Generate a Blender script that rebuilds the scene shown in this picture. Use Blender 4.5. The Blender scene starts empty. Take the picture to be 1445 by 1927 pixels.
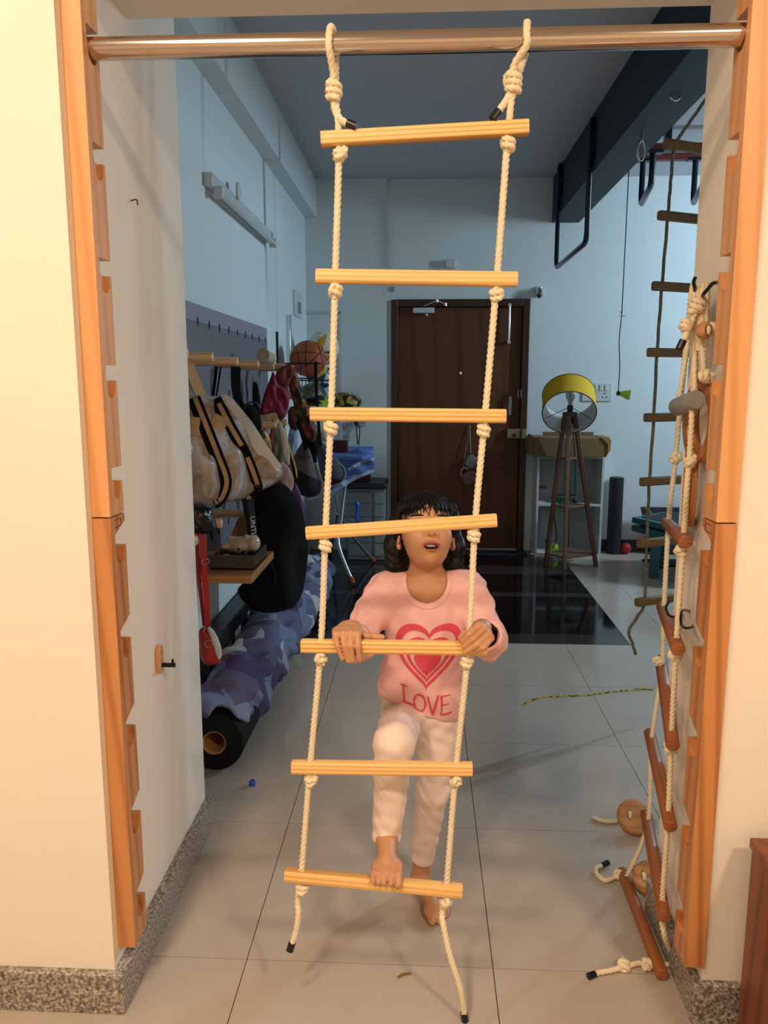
import bpy, bmesh, math, random
import numpy as np
from mathutils import Vector, Matrix, Quaternion
from mathutils.bvhtree import BVHTree
random.seed(7)
SC = bpy.context.scene
COL = SC.collection
PI = math.pi
# ------------------------------------------------------------------ camera
CAM_H, FOCAL_PX, PITCH, YAW = 1.395, 1468.0, math.radians(9.4), math.radians(2.83)
cd = bpy.data.cameras.new('camera'); cam = bpy.data.objects.new('camera', cd); COL.objects.link(cam)
cd.sensor_fit = 'VERTICAL'; cd.sensor_height = 36.0; cd.lens = 36.0 * FOCAL_PX / 1927.0
cd.clip_start = 0.02; cd.clip_end = 60
cam.location = (0, 0, CAM_H); cam.rotation_euler = (PI / 2 - PITCH, 0, YAW)
SC.camera = cam
# ------------------------------------------------------------------ world, exposure
SC.view_settings.view_transform = 'Standard'; SC.view_settings.look = 'None'
SC.view_settings.gamma = 1.0; SC.view_settings.use_curve_mapping = False
SC.view_settings.exposure = 0.0
w = bpy.data.worlds.new('world'); SC.world = w; w.use_nodes = True
bg = w.node_tree.nodes['Background']; bg.inputs[0].default_value = (0.75, 0.85, 1.0, 1); bg.inputs[1].default_value = 0.05
# ------------------------------------------------------------------ room lamps (fixtures that hold them are built further down)
WARM = (1.0, 0.785, 0.575); COOL = (0.60, 0.83, 1.0)
LAMPS = []
def area(name, loc, target, sx, sy, power, color):
    l = bpy.data.lights.new(name, 'AREA'); l.shape = 'RECTANGLE'; l.size = sx; l.size_y = sy
    l.energy = power; l.color = color
    o = bpy.data.objects.new(name, l); COL.objects.link(o); o.location = loc
    o.rotation_euler = (Vector(target) - Vector(loc)).to_track_quat('-Z', 'Y').to_euler()
    LAMPS.append(o); return o
area('ceiling_lamp_light', (-0.82, -0.60, 2.70), (-0.82, -0.2, 0.0), 0.30, 0.30, 64, WARM)
area('ceiling_lamp_light', (1.40, -0.50, 2.70), (1.40, -0.3, 0.0), 0.30, 0.30, 58, WARM)
area('ceiling_lamp_light', (-0.75, 0.40, 2.70), (-0.60, 0.8, 0.0), 0.30, 0.30, 33, WARM)  # added lamp, out of view, to brighten the floor near the opening
area('tube_light_light', (3.93, 5.25, 2.33), (0.0, 4.9, 1.3), 0.05, 1.2, 118, COOL)

# ------------------------------------------------------------------ measuring helpers: a sight line met with a known depth, wall or floor
def sight(px, py):
    x, y, z = (px - 722.5) / FOCAL_PX, 1.0, -(py - 963.5) / FOCAL_PX
    c, s = math.cos(PITCH), math.sin(PITCH); y, z = y * c + z * s, -y * s + z * c
    c, s = math.cos(YAW), math.sin(YAW); x, y = x * c - y * s, x * s + y * c
    return Vector((x, y, z))
EYE = Vector((0, 0, CAM_H))
def at_y(px, py, y): r = sight(px, py); return EYE + r * (y / r.y)
def at_x(px, py, x): r = sight(px, py); return EYE + r * (x / r.x)
def at_z(px, py, z=0.0): r = sight(px, py); return EYE + r * ((z - CAM_H) / r.z)
def reach(near, px, py, L):
    r = sight(px, py).normalized(); oc = EYE - near
    b = r.dot(oc); c = oc.dot(oc) - L * L; d = b * b - c
    t = -b + (math.sqrt(d) if d > 0 else 0)
    return EYE + r * t

# ------------------------------------------------------------------ materials
MATS = {}
def _new(name):
    m = bpy.data.materials.new(name); m.use_nodes = True
    nt = m.node_tree; b = nt.nodes['Principled BSDF']
    return m, nt, b
def rgb(h):
    if isinstance(h, str):
        h = h.lstrip('#'); v = [int(h[i:i + 2], 16) / 255 for i in (0, 2, 4)]
        return tuple((c / 12.92 if c <= .04045 else ((c + .055) / 1.055) ** 2.4) for c in v) + (1,)
    return tuple(h) + (1,) if len(h) == 3 else tuple(h)
def _coords(nt, scale=(1, 1, 1)):
    tc = nt.nodes.new('ShaderNodeTexCoord'); mp = nt.nodes.new('ShaderNodeMapping')
    mp.inputs['Scale'].default_value = scale
    nt.links.new(tc.outputs['Object'], mp.inputs[0]); return mp.outputs[0]
def _ramp(nt, fac, stops):
    r = nt.nodes.new('ShaderNodeValToRGB'); e = r.color_ramp.elements
    while len(e) > 1: e.remove(e[-1])
    e[0].position, e[0].color = stops[0][0], rgb(stops[0][1])
    for p, c in stops[1:]:
        k = e.new(p); k.color = rgb(c)
    nt.links.new(fac, r.inputs[0]); return r
def _noise(nt, vec, scale, detail=3, rough=.55, dist=0.0):
    n = nt.nodes.new('ShaderNodeTexNoise'); n.inputs['Scale'].default_value = scale
    n.inputs['Detail'].default_value = detail; n.inputs['Roughness'].default_value = rough; n.inputs['Distortion'].default_value = dist
    nt.links.new(vec, n.inputs['Vector']); return n.outputs[0]
def _bump(nt, b, h, strength, dist=.002):
    bp = nt.nodes.new('ShaderNodeBump'); bp.inputs['Strength'].default_value = strength; bp.inputs['Distance'].default_value = dist
    nt.links.new(h, bp.inputs['Height']); nt.links.new(bp.outputs[0], b.inputs['Normal'])
def shade(c, f): c = rgb(c); return tuple(min(1, v * f) for v in c[:3])
def plain(name, color, rough=.5, metal=0, var=.08, scale=12, bump=0, bscale=60, spec=.5, **kw):
    m, nt, b = _new(name); v = _coords(nt)
    r = _ramp(nt, _noise(nt, v, scale), [(.3, shade(color, 1 - var)), (.7, shade(color, 1 + var))])
    nt.links.new(r.outputs[0], b.inputs['Base Color'])
    b.inputs['Roughness'].default_value = rough; b.inputs['Metallic'].default_value = metal; b.inputs['Specular IOR Level'].default_value = spec
    if bump: _bump(nt, b, _noise(nt, v, bscale, 4), bump)
    for k, val in kw.items(): b.inputs[k.replace('_', ' ')].default_value = val
    return m
def wood(name, c1, c2, axis='X', period=.008, rough=.45, dist=3.0, stretch=.07, bump=.05, mid=.5, lowp=.12):
    m, nt, b = _new(name)
    sc = {'X': (stretch, 1, 1), 'Y': (1, stretch, 1), 'Z': (1, 1, stretch), 'P': (1, .3, .3)}[axis]
    v = _coords(nt, sc)
    oi = nt.nodes.new('ShaderNodeObjectInfo'); ad = nt.nodes.new('ShaderNodeVectorMath'); ad.operation = 'MULTIPLY_ADD'
    ad.inputs[1].default_value = (3.1, 1.7, 2.3); nt.links.new(oi.outputs['Random'], ad.inputs[0]); nt.links.new(v, ad.inputs[2]); v = ad.outputs[0]
    wv = nt.nodes.new('ShaderNodeTexWave'); wv.wave_type = 'BANDS'
    wv.bands_direction = {'X': 'Z', 'Y': 'Z', 'Z': 'DIAGONAL', 'P': 'X'}[axis]
    wv.inputs['Scale'].default_value = .314 / period; wv.inputs['Distortion'].default_value = dist
    wv.inputs['Detail'].default_value = 2.5; wv.inputs['Detail Scale'].default_value = .35
    nt.links.new(v, wv.inputs['Vector'])
    n = _noise(nt, v, 9, 5)
    mx = nt.nodes.new('ShaderNodeMath'); mx.operation = 'MULTIPLY_ADD'; mx.inputs[1].default_value = .6
    nt.links.new(wv.outputs['Fac'], mx.inputs[0])
    m2 = nt.nodes.new('ShaderNodeMath'); m2.operation = 'MULTIPLY'; m2.inputs[1].default_value = .55; nt.links.new(n, m2.inputs[0]); nt.links.new(m2.outputs[0], mx.inputs[2])
    r = _ramp(nt, mx.outputs[0], [(lowp, c2), (mid, c1), (.95, shade(c1, 1.06))])
    nt.links.new(r.outputs[0], b.inputs['Base Color']); b.inputs['Roughness'].default_value = rough
    _bump(nt, b, mx.outputs[0], bump, .001)
    return m
def granite(name, cols, scale=160, rough=.35):
    m, nt, b = _new(name); v = _coords(nt)
    r = _ramp(nt, _noise(nt, v, scale, 3, .7), [(.34, cols[0]), (.46, cols[1]), (.55, cols[2]), (.68, cols[3])])
    nt.links.new(r.outputs[0], b.inputs['Base Color']); b.inputs['Roughness'].default_value = rough
    return m
def patches(name, cols, scale=9, rough=.85, bump=.15):
    m, nt, b = _new(name); v = _coords(nt)
    vo = nt.nodes.new('ShaderNodeTexVoronoi'); vo.inputs['Scale'].default_value = scale
    mp = nt.nodes.new('ShaderNodeVectorMath'); mp.operation = 'MULTIPLY_ADD'
    nz = nt.nodes.new('ShaderNodeTexNoise'); nz.inputs['Scale'].default_value = 6; nt.links.new(v, nz.inputs['Vector'])
    mp.inputs[1].default_value = (.10, .10, .10); nt.links.new(nz.outputs['Color'], mp.inputs[0]); nt.links.new(v, mp.inputs[2])
    nt.links.new(mp.outputs[0], vo.inputs['Vector'])
    sep = nt.nodes.new('ShaderNodeSeparateColor'); nt.links.new(vo.outputs['Color'], sep.inputs[0])
    st = [(i / len(cols), c) for i, c in enumerate(cols)]
    r = _ramp(nt, sep.outputs[0], st); r.color_ramp.interpolation = 'CONSTANT'
    nt.links.new(r.outputs[0], b.inputs['Base Color']); b.inputs['Roughness'].default_value = rough
    _bump(nt, b, _noise(nt, v, 200, 3), bump, .001)
    return m
def M(name): return MATS[name]
def defmats():
    D = MATS
    D['wall_warm'] = plain('wall_paint_front', '#e9dfd0', .85, var=.015, scale=3, bump=.06, bscale=130)
    D['wall_cool'] = plain('wall_paint_room', '#d6dedf', .85, var=.015, scale=3, bump=.05, bscale=130)
    D['ceiling'] = plain('ceiling_paint', '#bfbfc4', .9, var=.015, scale=3)
    D['beam_dark'] = plain('navy_beam_paint', '#0d1f2c', .6, var=.06, scale=4)
    D['tile'] = plain('vitrified_tile', '#b3a698', .13, var=.03, scale=7, spec=.4)
    D['grout'] = plain('tile_grout', '#4a4642', .9)
    D['black_granite'] = granite('black_granite', ['#050506', '#08080a', '#0d0d10', '#18181c'], 220, .07)
    D['brown_granite'] = granite('brown_granite', ['#221b1a', '#2f2624', '#3c3230', '#54494a'], 220, .12)
    D['skirt_granite'] = granite('speckled_granite', ['#48423d', '#7b736a', '#a1978c', '#cdc4b8'], 130, .35)
    D['skirt_dark'] = granite('dark_granite', ['#191919', '#262628', '#333335', '#48484a'], 150, .3)
    D['pine'] = wood('pine_rung', '#ebbd78', '#b5762f', 'X', .0095, .42, 6.5, .075, mid=.46, lowp=.16)
    D['beech_pale'] = wood('beech_rail_pale', '#d89c66', '#c68852', 'Z', .02, .42, 3, .05)
    D['beech_dark'] = wood('beech_rail_dark', '#c4854f', '#9f6232', 'Z', .02, .4, 6, .06)
    D['rung_brown'] = wood('stained_rung', '#9a5c30', '#6e3b1c', 'X', .01, .38, 2, .05)
    D['rung_olive'] = wood('dull_rung', '#7d5d34', '#4f3a1e', 'X', .01, .5, 2, .05)
    D['peg'] = wood('beech_peg', '#c9a983', '#b08d66', 'X', .02, .5, 2, .05)
    D['door_wood'] = wood('door_veneer', '#5c310c', '#452006', 'Z', .09, .6, 4, .06)
    D['door_frame'] = wood('door_frame_wood', '#3a1e0d', '#2a1408', 'Z', .05, .4, 3, .06)
    D['lamp_wood'] = wood('lamp_wood', '#54281a', '#3a170e', 'Z', .02, .4, 2, .06)
    D['lamp_wood_pale'] = wood('lamp_shelf_wood', '#6e5240', '#55402f', 'X', .02, .5, 2, .06)
    D['shelf_pine'] = wood('shelf_pine', '#a8743f', '#7d4f25', 'X', .018, .5, 4, .1)
    D['cabinet_brown'] = wood('cabinet_veneer', '#7a4020', '#57290f', 'Z', .03, .35, 3, .08)
    D['ply'] = wood('ring_ply', '#b9793f', '#7f4a20', 'P', .007, .45, .3, .3)
    D['hold_wood'] = wood('hold_wood', '#b98552', '#99653a', 'X', .02, .5, 2, .2)
    D['steel'] = plain('brushed_steel', '#cdbfb2', .16, 1, .04, 40)
    D['chrome'] = plain('chrome', '#d5d8da', .12, 1, .02)
    D['grey_metal'] = plain('grey_metal', '#8f9496', .35, .8, .04)
    D['white_metal'] = plain('white_metal', '#c8cccb', .4, .1, .03)
    D['black_metal'] = plain('black_metal', '#15171b', .35, .4, .05)
    D['navy_metal'] = plain('navy_metal', '#12222e', .3, .4, .05)
    D['red_metal'] = plain('red_metal', '#6e2c22', .5, .2, .08)
    D['trapeze_grey'] = plain('trapeze_sleeve', '#8d8a86', .5, 0, .1, 30)
    D['rope'] = plain('cotton_rope', '#e6d6b6', .9, 0, .05, 60, .3, 600)
    D['rope_grey'] = plain('flecked_rope', '#6d6656', .9, 0, .45, 90, .3, 600)
    D['tape'] = plain('black_tape', '#0c0c0d', .35, 0, .05)
    D['skin'] = plain('skin', '#c08c66', .5, 0, .05, 25, .06, 300, Subsurface_Weight=.12)
    MATS['skin'].node_tree.nodes['Principled BSDF'].inputs['Subsurface Radius'].default_value = (.012, .005, .003)
    D['lips'] = plain('lips', '#a05648', .4, 0, .06, 60)
    D['nail'] = plain('nail', '#c08a6c', .3)
    D['teeth'] = plain('teeth', '#efe8dc', .2, 0, .02)
    D['mouth_dark'] = plain('mouth_inside', '#2a0f0c', .6)
    D['eye_white'] = plain('eye_white', '#e8e2da', .15, 0, .02)
    D['eye_iris'] = plain('eye_iris', '#1e100a', .15)
    D['hair'] = plain('black_hair', '#0a0807', .5, 0, .3, 90, .25, 400, spec=.25)
    D['shirt'] = plain('pink_cotton', '#e9b6b2', .9, 0, .03, 20, .12, 700)
    D['print'] = plain('pink_print', '#d94a5e', .8, 0, .03, 40)
    D['trousers'] = plain('cream_cotton', '#ead6cb', .9, 0, .03, 20, .12, 700)
    D['white_plastic'] = plain('white_plastic', '#c9cccb', .4, 0, .02)
    D['grey_plastic'] = plain('grey_plastic', '#7d868a', .45, 0, .03)
    D['pale_grey'] = plain('pale_grey_plastic', '#98a0a1', .5, 0, .03)
    D['slate'] = plain('slate_plastic', '#232a31', .4, 0, .05)
    D['black_plastic'] = plain('black_plastic', '#121214', .4, 0, .05)
    D['black_fabric'] = plain('black_fabric', '#08080a', .9, 0, .3, 30, .3, 300, spec=.2)
    D['black_foam'] = plain('black_foam', '#131314', .85, 0, .1, 40, .15, 200, spec=.3)
    D['cardboard'] = plain('cardboard', '#7f6440', .85, 0, .06, 6)
    D['card_tube'] = plain('card_tube', '#a87d4e', .8, 0, .05)
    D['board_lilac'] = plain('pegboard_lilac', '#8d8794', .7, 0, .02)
    D['board_shaded'] = plain('pegboard_lilac_shaded', '#6d6a72', .7, 0, .02)
    D['hole'] = plain('hole_shade', '#24120b', .9)
    D['quilt'] = patches('patchwork_cotton', ['#5b5f7d', '#8c8f9f', '#4b3a5e', '#737b97', '#b4b4bd', '#5e5572', '#6a7796', '#54496b'], 7.5)
    D['blue_cloth'] = plain('blue_cloth', '#5b76b8', .9, 0, .18, 14, .2, 300)
    D['pale_cloth'] = plain('pale_blue_trim', '#a9b8d2', .9, 0, .1, 20)
    D['red_leather'] = plain('red_leather', '#a81c18', .35, 0, .06, 20, .1, 300)
    D['quilt_white'] = plain('white_quilted', '#c2c3c0', .6, 0, .03, 20)
    D['yellow_shade'] = plain('yellow_shade_fabric', '#d4a90c', .8, 0, .04, 60)
    D['shade_lining'] = plain('white_shade_lining', '#cfcdc6', .7, 0, .03)
    D['bulb'] = plain('bulb_glass', '#c9cccb', .15, 0, .02)
    D['basketball'] = plain('basketball_rubber', '#a8502a', .6, 0, .06, 30, .4, 500)
    D['ball_line'] = plain('ball_seam', '#120e0c', .6)
    D['football'] = patches('football_print', ['#d9d6c8', '#d9d6c8', '#d3a52c', '#d9d6c8', '#1f3f34', '#d9d6c8', '#c99d2a'], 14, .4)
    D['blue_ball'] = patches('blue_ball_print', ['#1d2f66', '#d0b23c', '#22356d', '#1a2857', '#c6c6be'], 12, .4)
    D['magenta'] = plain('magenta_cloth', '#7d1233', .7, 0, .15, 15)
    D['rust_cloth'] = plain('rust_cloth', '#6a2a1a', .8, 0, .2, 20)
    D['patterned'] = patches('patterned_strap', ['#3d1f18', '#7b3a20', '#1b1512', '#8a6a2e', '#571f1c', '#2a2018'], 40, .8)
    D['yellow_cloth'] = plain('yellow_cloth', '#b8862a', .8, 0, .08)
    D['cream_cloth'] = plain('cream_cloth', '#b8a48a', .8, 0, .08)
    D['pink_cloth'] = plain('pink_cloth', '#a9877f', .8, 0, .08)
    D['purple_cloth'] = plain('purple_cloth', '#5a2a5c', .7, 0, .1)
    D['olive_bag'] = plain('olive_canvas', '#5d553f', .85, 0, .08, 30, .2, 300)
    D['grey_canvas'] = plain('grey_canvas', '#5f5c5b', .85, 0, .06, 40, .2, 400)
    D['blue_canvas'] = plain('blue_grey_canvas', '#454a58', .85, 0, .06, 40, .2, 400)
    D['charcoal'] = plain('charcoal_canvas', '#161517', .85, 0, .1, 40, .2, 400)
    D['piping'] = plain('pale_piping', '#9a9890', .6)
    D['lime'] = plain('lime_plastic', '#b4e24c', .5, 0, .05)
    D['lime_dull'] = plain('tennis_ball', '#9fb53a', .85, 0, .08, 60)
    D['helmet'] = patches('helmet_print', ['#15140f', '#8a6a1e', '#1a1812', '#b58e2c', '#0f0e0c'], 30, .4)
    D['helmet_grey'] = patches('helmet_camouflage', ['#3f443e', '#6b5f3c', '#555b57', '#2c2f2d', '#7b746a'], 26, .4)
    D['red_box'] = plain('dark_red_card', '#4a1216', .6, 0, .1)
    D['rust_plastic'] = plain('orange_cap', '#b8471f', .5)
    D['blue_plastic'] = plain('blue_plastic', '#1f4fc0', .4)
    D['cream_ceramic'] = plain('cream_ceramic', '#b3a48f', .15, 0, .03)
    D['clear_tub'] = plain('tub_plastic', '#4d4236', .25, 0, .1)
    D['teal'] = plain('teal_plastic', '#2a5b60', .45, 0, .06)
    D['teal_bright'] = plain('bright_teal', '#3f93ad', .45, 0, .04)
    D['olive'] = plain('olive_foam', '#5f6238', .8, 0, .06)
    D['navy_board'] = plain('navy_board', '#232a35', .7, 0, .05)
    D['mat_green'] = plain('mat_green', '#2f5a45', .8)
    D['mat_black'] = plain('mat_black', '#16191c', .85, 0, .08, 60)
    D['red_rubber'] = plain('red_rubber', '#a01a14', .55)
    D['tape_yellow'] = patches('measuring_tape', ['#b9a02c', '#b9a02c', '#3a3418', '#cbb33a'], 90, .5)
    D['leaf'] = plain('dry_leaf', '#6f6a1c', .7, 0, .3, 120)
    D['lock_brass'] = plain('lock_body', '#8f8463', .4, .4, .04)
    D['silver_pouch'] = plain('silver_pouch', '#7f8084', .5, .2, .1, 60)
    D['pink_pouch'] = plain('pink_pouch', '#7d5d60', .8, 0, .1, 60)
    D['paper'] = plain('paper_label', '#c8c7c2', .7, 0, .03)
    D['letter_dark'] = plain('dark_print', '#0d0d0e', .7)
    D['letter_white'] = plain('white_print', '#c9c8c4', .7)
    D['glow_warm'] = plain('lamp_diffuser', '#fff0d8', .5)
    D['strap_tan'] = plain('tan_webbing', '#a98a63', .8, 0, .08)
    D['black_poly'] = plain('black_polythene', '#0c0c0e', .18, 0, .1, 40, .6, 60)
    m, nt, b = _new('clear_vinyl')
    v = _coords(nt)
    r = _ramp(nt, _noise(nt, v, 7, 3, .6, 1.0), [(.34, '#8d7150'), (.47, '#a39480'), (.58, '#b3b5bd'), (.70, '#82674c')])
    nt.links.new(r.outputs[0], b.inputs['Base Color']); b.inputs['Roughness'].default_value = .16
    b.inputs['Transmission Weight'].default_value = .12; b.inputs['Coat Weight'].default_value = .6; b.inputs['Coat Roughness'].default_value = .1
    _bump(nt, b, _noise(nt, v, 26, 3, .6, 1.5), .5, .006)
    D['vinyl'] = m
defmats()

# ------------------------------------------------------------------ mesh building
def frame(t, hint=None):
    t = t.normalized(); h = hint or (Vector((0, 0, 1)) if abs(t.z) < .9 else Vector((1, 0, 0)))
    n = (h - t * h.dot(t)).normalized(); return n, t.cross(n)
class MB:
    def __init__(s): s.v = []; s.f = []; s.mi = []
    def _add(s, vs, fs, mi=0):
        o = len(s.v); s.v += [Vector(p) for p in vs]; s.f += [tuple(i + o for i in f) for f in fs]; s.mi += [mi] * len(fs); return s
    def box(s, lo, hi, mi=0):
        x0, y0, z0 = lo; x1, y1, z1 = hi
        return s._add([(x0, y0, z0), (x1, y0, z0), (x1, y1, z0), (x0, y1, z0), (x0, y0, z1), (x1, y0, z1), (x1, y1, z1), (x0, y1, z1)],
                      [(0, 3, 2, 1), (4, 5, 6, 7), (0, 1, 5, 4), (1, 2, 6, 5), (2, 3, 7, 6), (3, 0, 4, 7)], mi)
    def cbox(s, c, size, rot=None, mi=0):
        c = Vector(c); h = Vector(size) / 2; R = rot or Matrix.Identity(3)
        vs = [c + R @ Vector((sx * h.x, sy * h.y, sz * h.z)) for sz in (-1, 1) for sx, sy in ((-1, -1), (1, -1), (1, 1), (-1, 1))]
        return s._add(vs, [(0, 3, 2, 1), (4, 5, 6, 7), (0, 1, 5, 4), (1, 2, 6, 5), (2, 3, 7, 6), (3, 0, 4, 7)], mi)
    def bar(s, a, b, wdt, th, hint=None, mi=0):
        a, b = Vector(a), Vector(b); n, u = frame(b - a, hint)
        vs = []
        for p in (a, b):
            vs += [p - n * th / 2 - u * wdt / 2, p - n * th / 2 + u * wdt / 2, p + n * th / 2 + u * wdt / 2, p + n * th / 2 - u * wdt / 2]
        return s._add(vs, [(0, 1, 2, 3), (4, 7, 6, 5), (0, 4, 5, 1), (1, 5, 6, 2), (2, 6, 7, 3), (3, 7, 4, 0)], mi)
    def prism(s, poly, a, b, mi=0):
        """poly: list of 3D points (planar); extruded from +a to +b"""
        n = len(poly); a, b = Vector(a), Vector(b)
        vs = [Vector(p) + a for p in poly] + [Vector(p) + b for p in poly]
        fs = [tuple(range(n - 1, -1, -1)), tuple(range(n, 2 * n))] + [(i, (i + 1) % n, n + (i + 1) % n, n + i) for i in range(n)]
        return s._add(vs, fs, mi)
    def tube(s, pts, r, seg=10, cap=True, mi=0, closed=False):
        pts = [Vector(p) for p in pts]; n = len(pts); rr = r if hasattr(r, '__len__') else [r] * n
        vs = []; nrm = None
        for i in range(n):
            t = (pts[(i + 1) % n] - pts[i - 1]) if closed else (pts[min(i + 1, n - 1)] - pts[max(i - 1, 0)])
            t.normalize()
            if nrm is None: nrm, _ = frame(t)
            nrm = (nrm - t * nrm.dot(t)).normalized(); u = t.cross(nrm)
            for k in range(seg):
                a = 2 * PI * k / seg; vs.append(pts[i] + (nrm * math.cos(a) + u * math.sin(a)) * rr[i])
        fs = []
        for i in range(n if closed else n - 1):
            j = (i + 1) % n
            for k in range(seg): fs.append((i * seg + k, i * seg + (k + 1) % seg, j * seg + (k + 1) % seg, j * seg + k))
        if cap and not closed: fs += [tuple(range(seg - 1, -1, -1)), tuple(range((n - 1) * seg, n * seg))]
        return s._add(vs, fs, mi)
    def cyl(s, a, b, r0, r1=None, seg=20, mi=0): return s.tube([a, b], [r0, r0 if r1 is None else r1], seg, True, mi)
    def lathe(s, c, prof, axis=(0, 0, 1), seg=28, mi=0, hint=None):
        """prof: (radius, height) pairs along axis from c"""
        c = Vector(c); ax = Vector(axis).normalized(); n, u = frame(ax, hint); vs = []; fs = []
        for r, h in prof:
            for k in range(seg):
                a = 2 * PI * k / seg; vs.append(c + ax * h + (n * math.cos(a) + u * math.sin(a)) * max(r, 1e-5))
        for i in range(len(prof) - 1):
            for k in range(seg): fs.append((i * seg + k, i * seg + (k + 1) % seg, (i + 1) * seg + (k + 1) % seg, (i + 1) * seg + k))
        return s._add(vs, fs, mi)
    def ball(s, c, r, seg=20, mi=0):
        r = r if hasattr(r, '__len__') else (r, r, r); c = Vector(c); vs = []; fs = []; m = seg // 2
        for i in range(m + 1):
            th = PI * i / m
            for k in range(seg):
                a = 2 * PI * k / seg
                vs.append(c + Vector((r[0] * math.sin(th) * math.cos(a), r[1] * math.sin(th) * math.sin(a), r[2] * math.cos(th))))
        for i in range(m):
            for k in range(seg): fs.append((i * seg + k, (i + 1) * seg + k, (i + 1) * seg + (k + 1) % seg, i * seg + (k + 1) % seg))
        return s._add(vs, fs, mi)
    def quad(s, a, b, c, d, th=0.0, mi=0):
        a, b, c, d = map(Vector, (a, b, c, d))
        if not th: return s._add([a, b, c, d], [(0, 1, 2, 3)], mi)
        n = (b - a).cross(d - a).normalized() * th
        return s.prism([a, b, c, d], (0, 0, 0), n, mi)
    def mesh(s, name, mats, origin=(0, 0, 0), sharp=35):
        o = Vector(origin); me = bpy.data.meshes.new(name)
        me.from_pydata([tuple(p - o) for p in s.v], [], s.f)
        for m in (mats if isinstance(mats, (list, tuple)) else [mats]): me.materials.append(M(m) if isinstance(m, str) else m)
        if any(s.mi): me.polygons.foreach_set('material_index', s.mi)
        bm = bmesh.new(); bm.from_mesh(me); bmesh.ops.remove_doubles(bm, verts=bm.verts, dist=1e-6); bmesh.ops.recalc_face_normals(bm, faces=bm.faces); bm.to_mesh(me); bm.free()
        me.polygons.foreach_set('use_smooth', [True] * len(me.polygons)); me.set_sharp_from_angle(angle=math.radians(sharp)); me.update()
        return me
    def build(s, name, mats, parent=None, bevel=0, sharp=35, seg=2):
        org = world_loc(parent) if parent else None
        if org is None:
            xs = s.v; org = Vector((sum(p.x for p in xs) / len(xs), sum(p.y for p in xs) / len(xs), min(p.z for p in xs))) if xs else Vector()
            top = True
        else: top = False
        o = bpy.data.objects.new(name, s.mesh(name, mats, org, sharp)); COL.objects.link(o)
        if top: o.location = org
        else: o.parent = parent
        if bevel:
            b = o.modifiers.new('bevel', 'BEVEL'); b.width = bevel; b.segments = seg; b.limit_method = 'ANGLE'; b.angle_limit = math.radians(40)
            me = o.data
        return o
def world_loc(o):
    p = Vector((0, 0, 0))
    while o is not None: p = p + o.location; o = o.parent
    return p
def tag(o, label=None, cat=None, group=None, kind=None):
    if label: o['label'] = label
    if cat: o['category'] = cat
    if group: o['group'] = group
    if kind: o['kind'] = kind
    return o
def thing(name, label, cat, loc=(0, 0, 0), group=None):
    o = bpy.data.objects.new(name, None); COL.objects.link(o); o.location = loc; o.empty_display_size = .05
    return tag(o, label, cat, group)
def struct(mb, name, mats, parent=None, bevel=0):
    o = mb.build(name, mats, parent, bevel); o['kind'] = 'structure'; return o
def inst(src_mesh, name, parent, loc, rot=None):
    """an object of its own that shares mesh data; loc in world space"""
    o = bpy.data.objects.new(name, src_mesh); COL.objects.link(o)
    if parent: o.parent = parent; o.location = Vector(loc) - world_loc(parent)
    else: o.location = loc
    if rot is not None:
        if isinstance(rot, Quaternion): o.rotation_mode = 'QUATERNION'; o.rotation_quaternion = rot
        else: o.rotation_euler = rot
    return o
def mesh_obj(name, me, parent=None, origin=None):
    """link a mesh given in world coordinates"""
    if parent: org = world_loc(parent)
    else:
        vs = me.vertices; n = len(vs); org = Vector((sum(v.co.x for v in vs) / n, sum(v.co.y for v in vs) / n, min(v.co.z for v in vs)))
    me.transform(Matrix.Translation(-org)); o = bpy.data.objects.new(name, me); COL.objects.link(o)
    if parent: o.parent = parent
    else: o.location = org
    return o
def spline(pts, step):
    """Catmull-Rom through pts, about `step` apart"""
    P = [Vector(p) for p in pts]; out = []
    if len(P) == 2: P = [P[0], (P[0] + P[1]) / 2, P[1]]
    for i in range(len(P) - 1):
        p0, p1, p2, p3 = P[max(i - 1, 0)], P[i], P[i + 1], P[min(i + 2, len(P) - 1)]
        n = max(2, int((p2 - p1).length / step))
        for k in range(n):
            t = k / n
            out.append(.5 * ((2 * p1) + (p2 - p0) * t + (2 * p0 - 5 * p1 + 4 * p2 - p3) * t * t + (3 * p1 - p0 - 3 * p2 + p3) * t ** 3))
    out.append(P[-1]); return out
def rope(mb, pts, R=.007, lobes=3, pitch=.034, amp=.17, seg=24, step=.004, mi=0):
    P = spline(pts, step); vs = []; nrm = None; L = 0
    for i, p in enumerate(P):
        t = (P[min(i + 1, len(P) - 1)] - P[max(i - 1, 0)]).normalized()
        if nrm is None: nrm, _ = frame(t)
        nrm = (nrm - t * nrm.dot(t)).normalized(); u = t.cross(nrm)
        if i: L += (p - P[i - 1]).length
        for k in range(seg):
            a = 2 * PI * k / seg; ph = ((a - 2 * PI * L / pitch + PI / lobes) % (2 * PI / lobes)) - PI / lobes
            r = R * 1.02 * (.5 * math.cos(ph) + math.sqrt(.2916 - .25 * math.sin(ph) ** 2))
            vs.append(p + (nrm * math.cos(a) + u * math.sin(a)) * r)
    n = len(P); fs = [(i * seg + k, i * seg + (k + 1) % seg, (i + 1) * seg + (k + 1) % seg, (i + 1) * seg + k) for i in range(n - 1) for k in range(seg)]
    fs += [tuple(range(seg - 1, -1, -1)), tuple(range((n - 1) * seg, n * seg))]
    return mb._add(vs, fs, mi)

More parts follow.
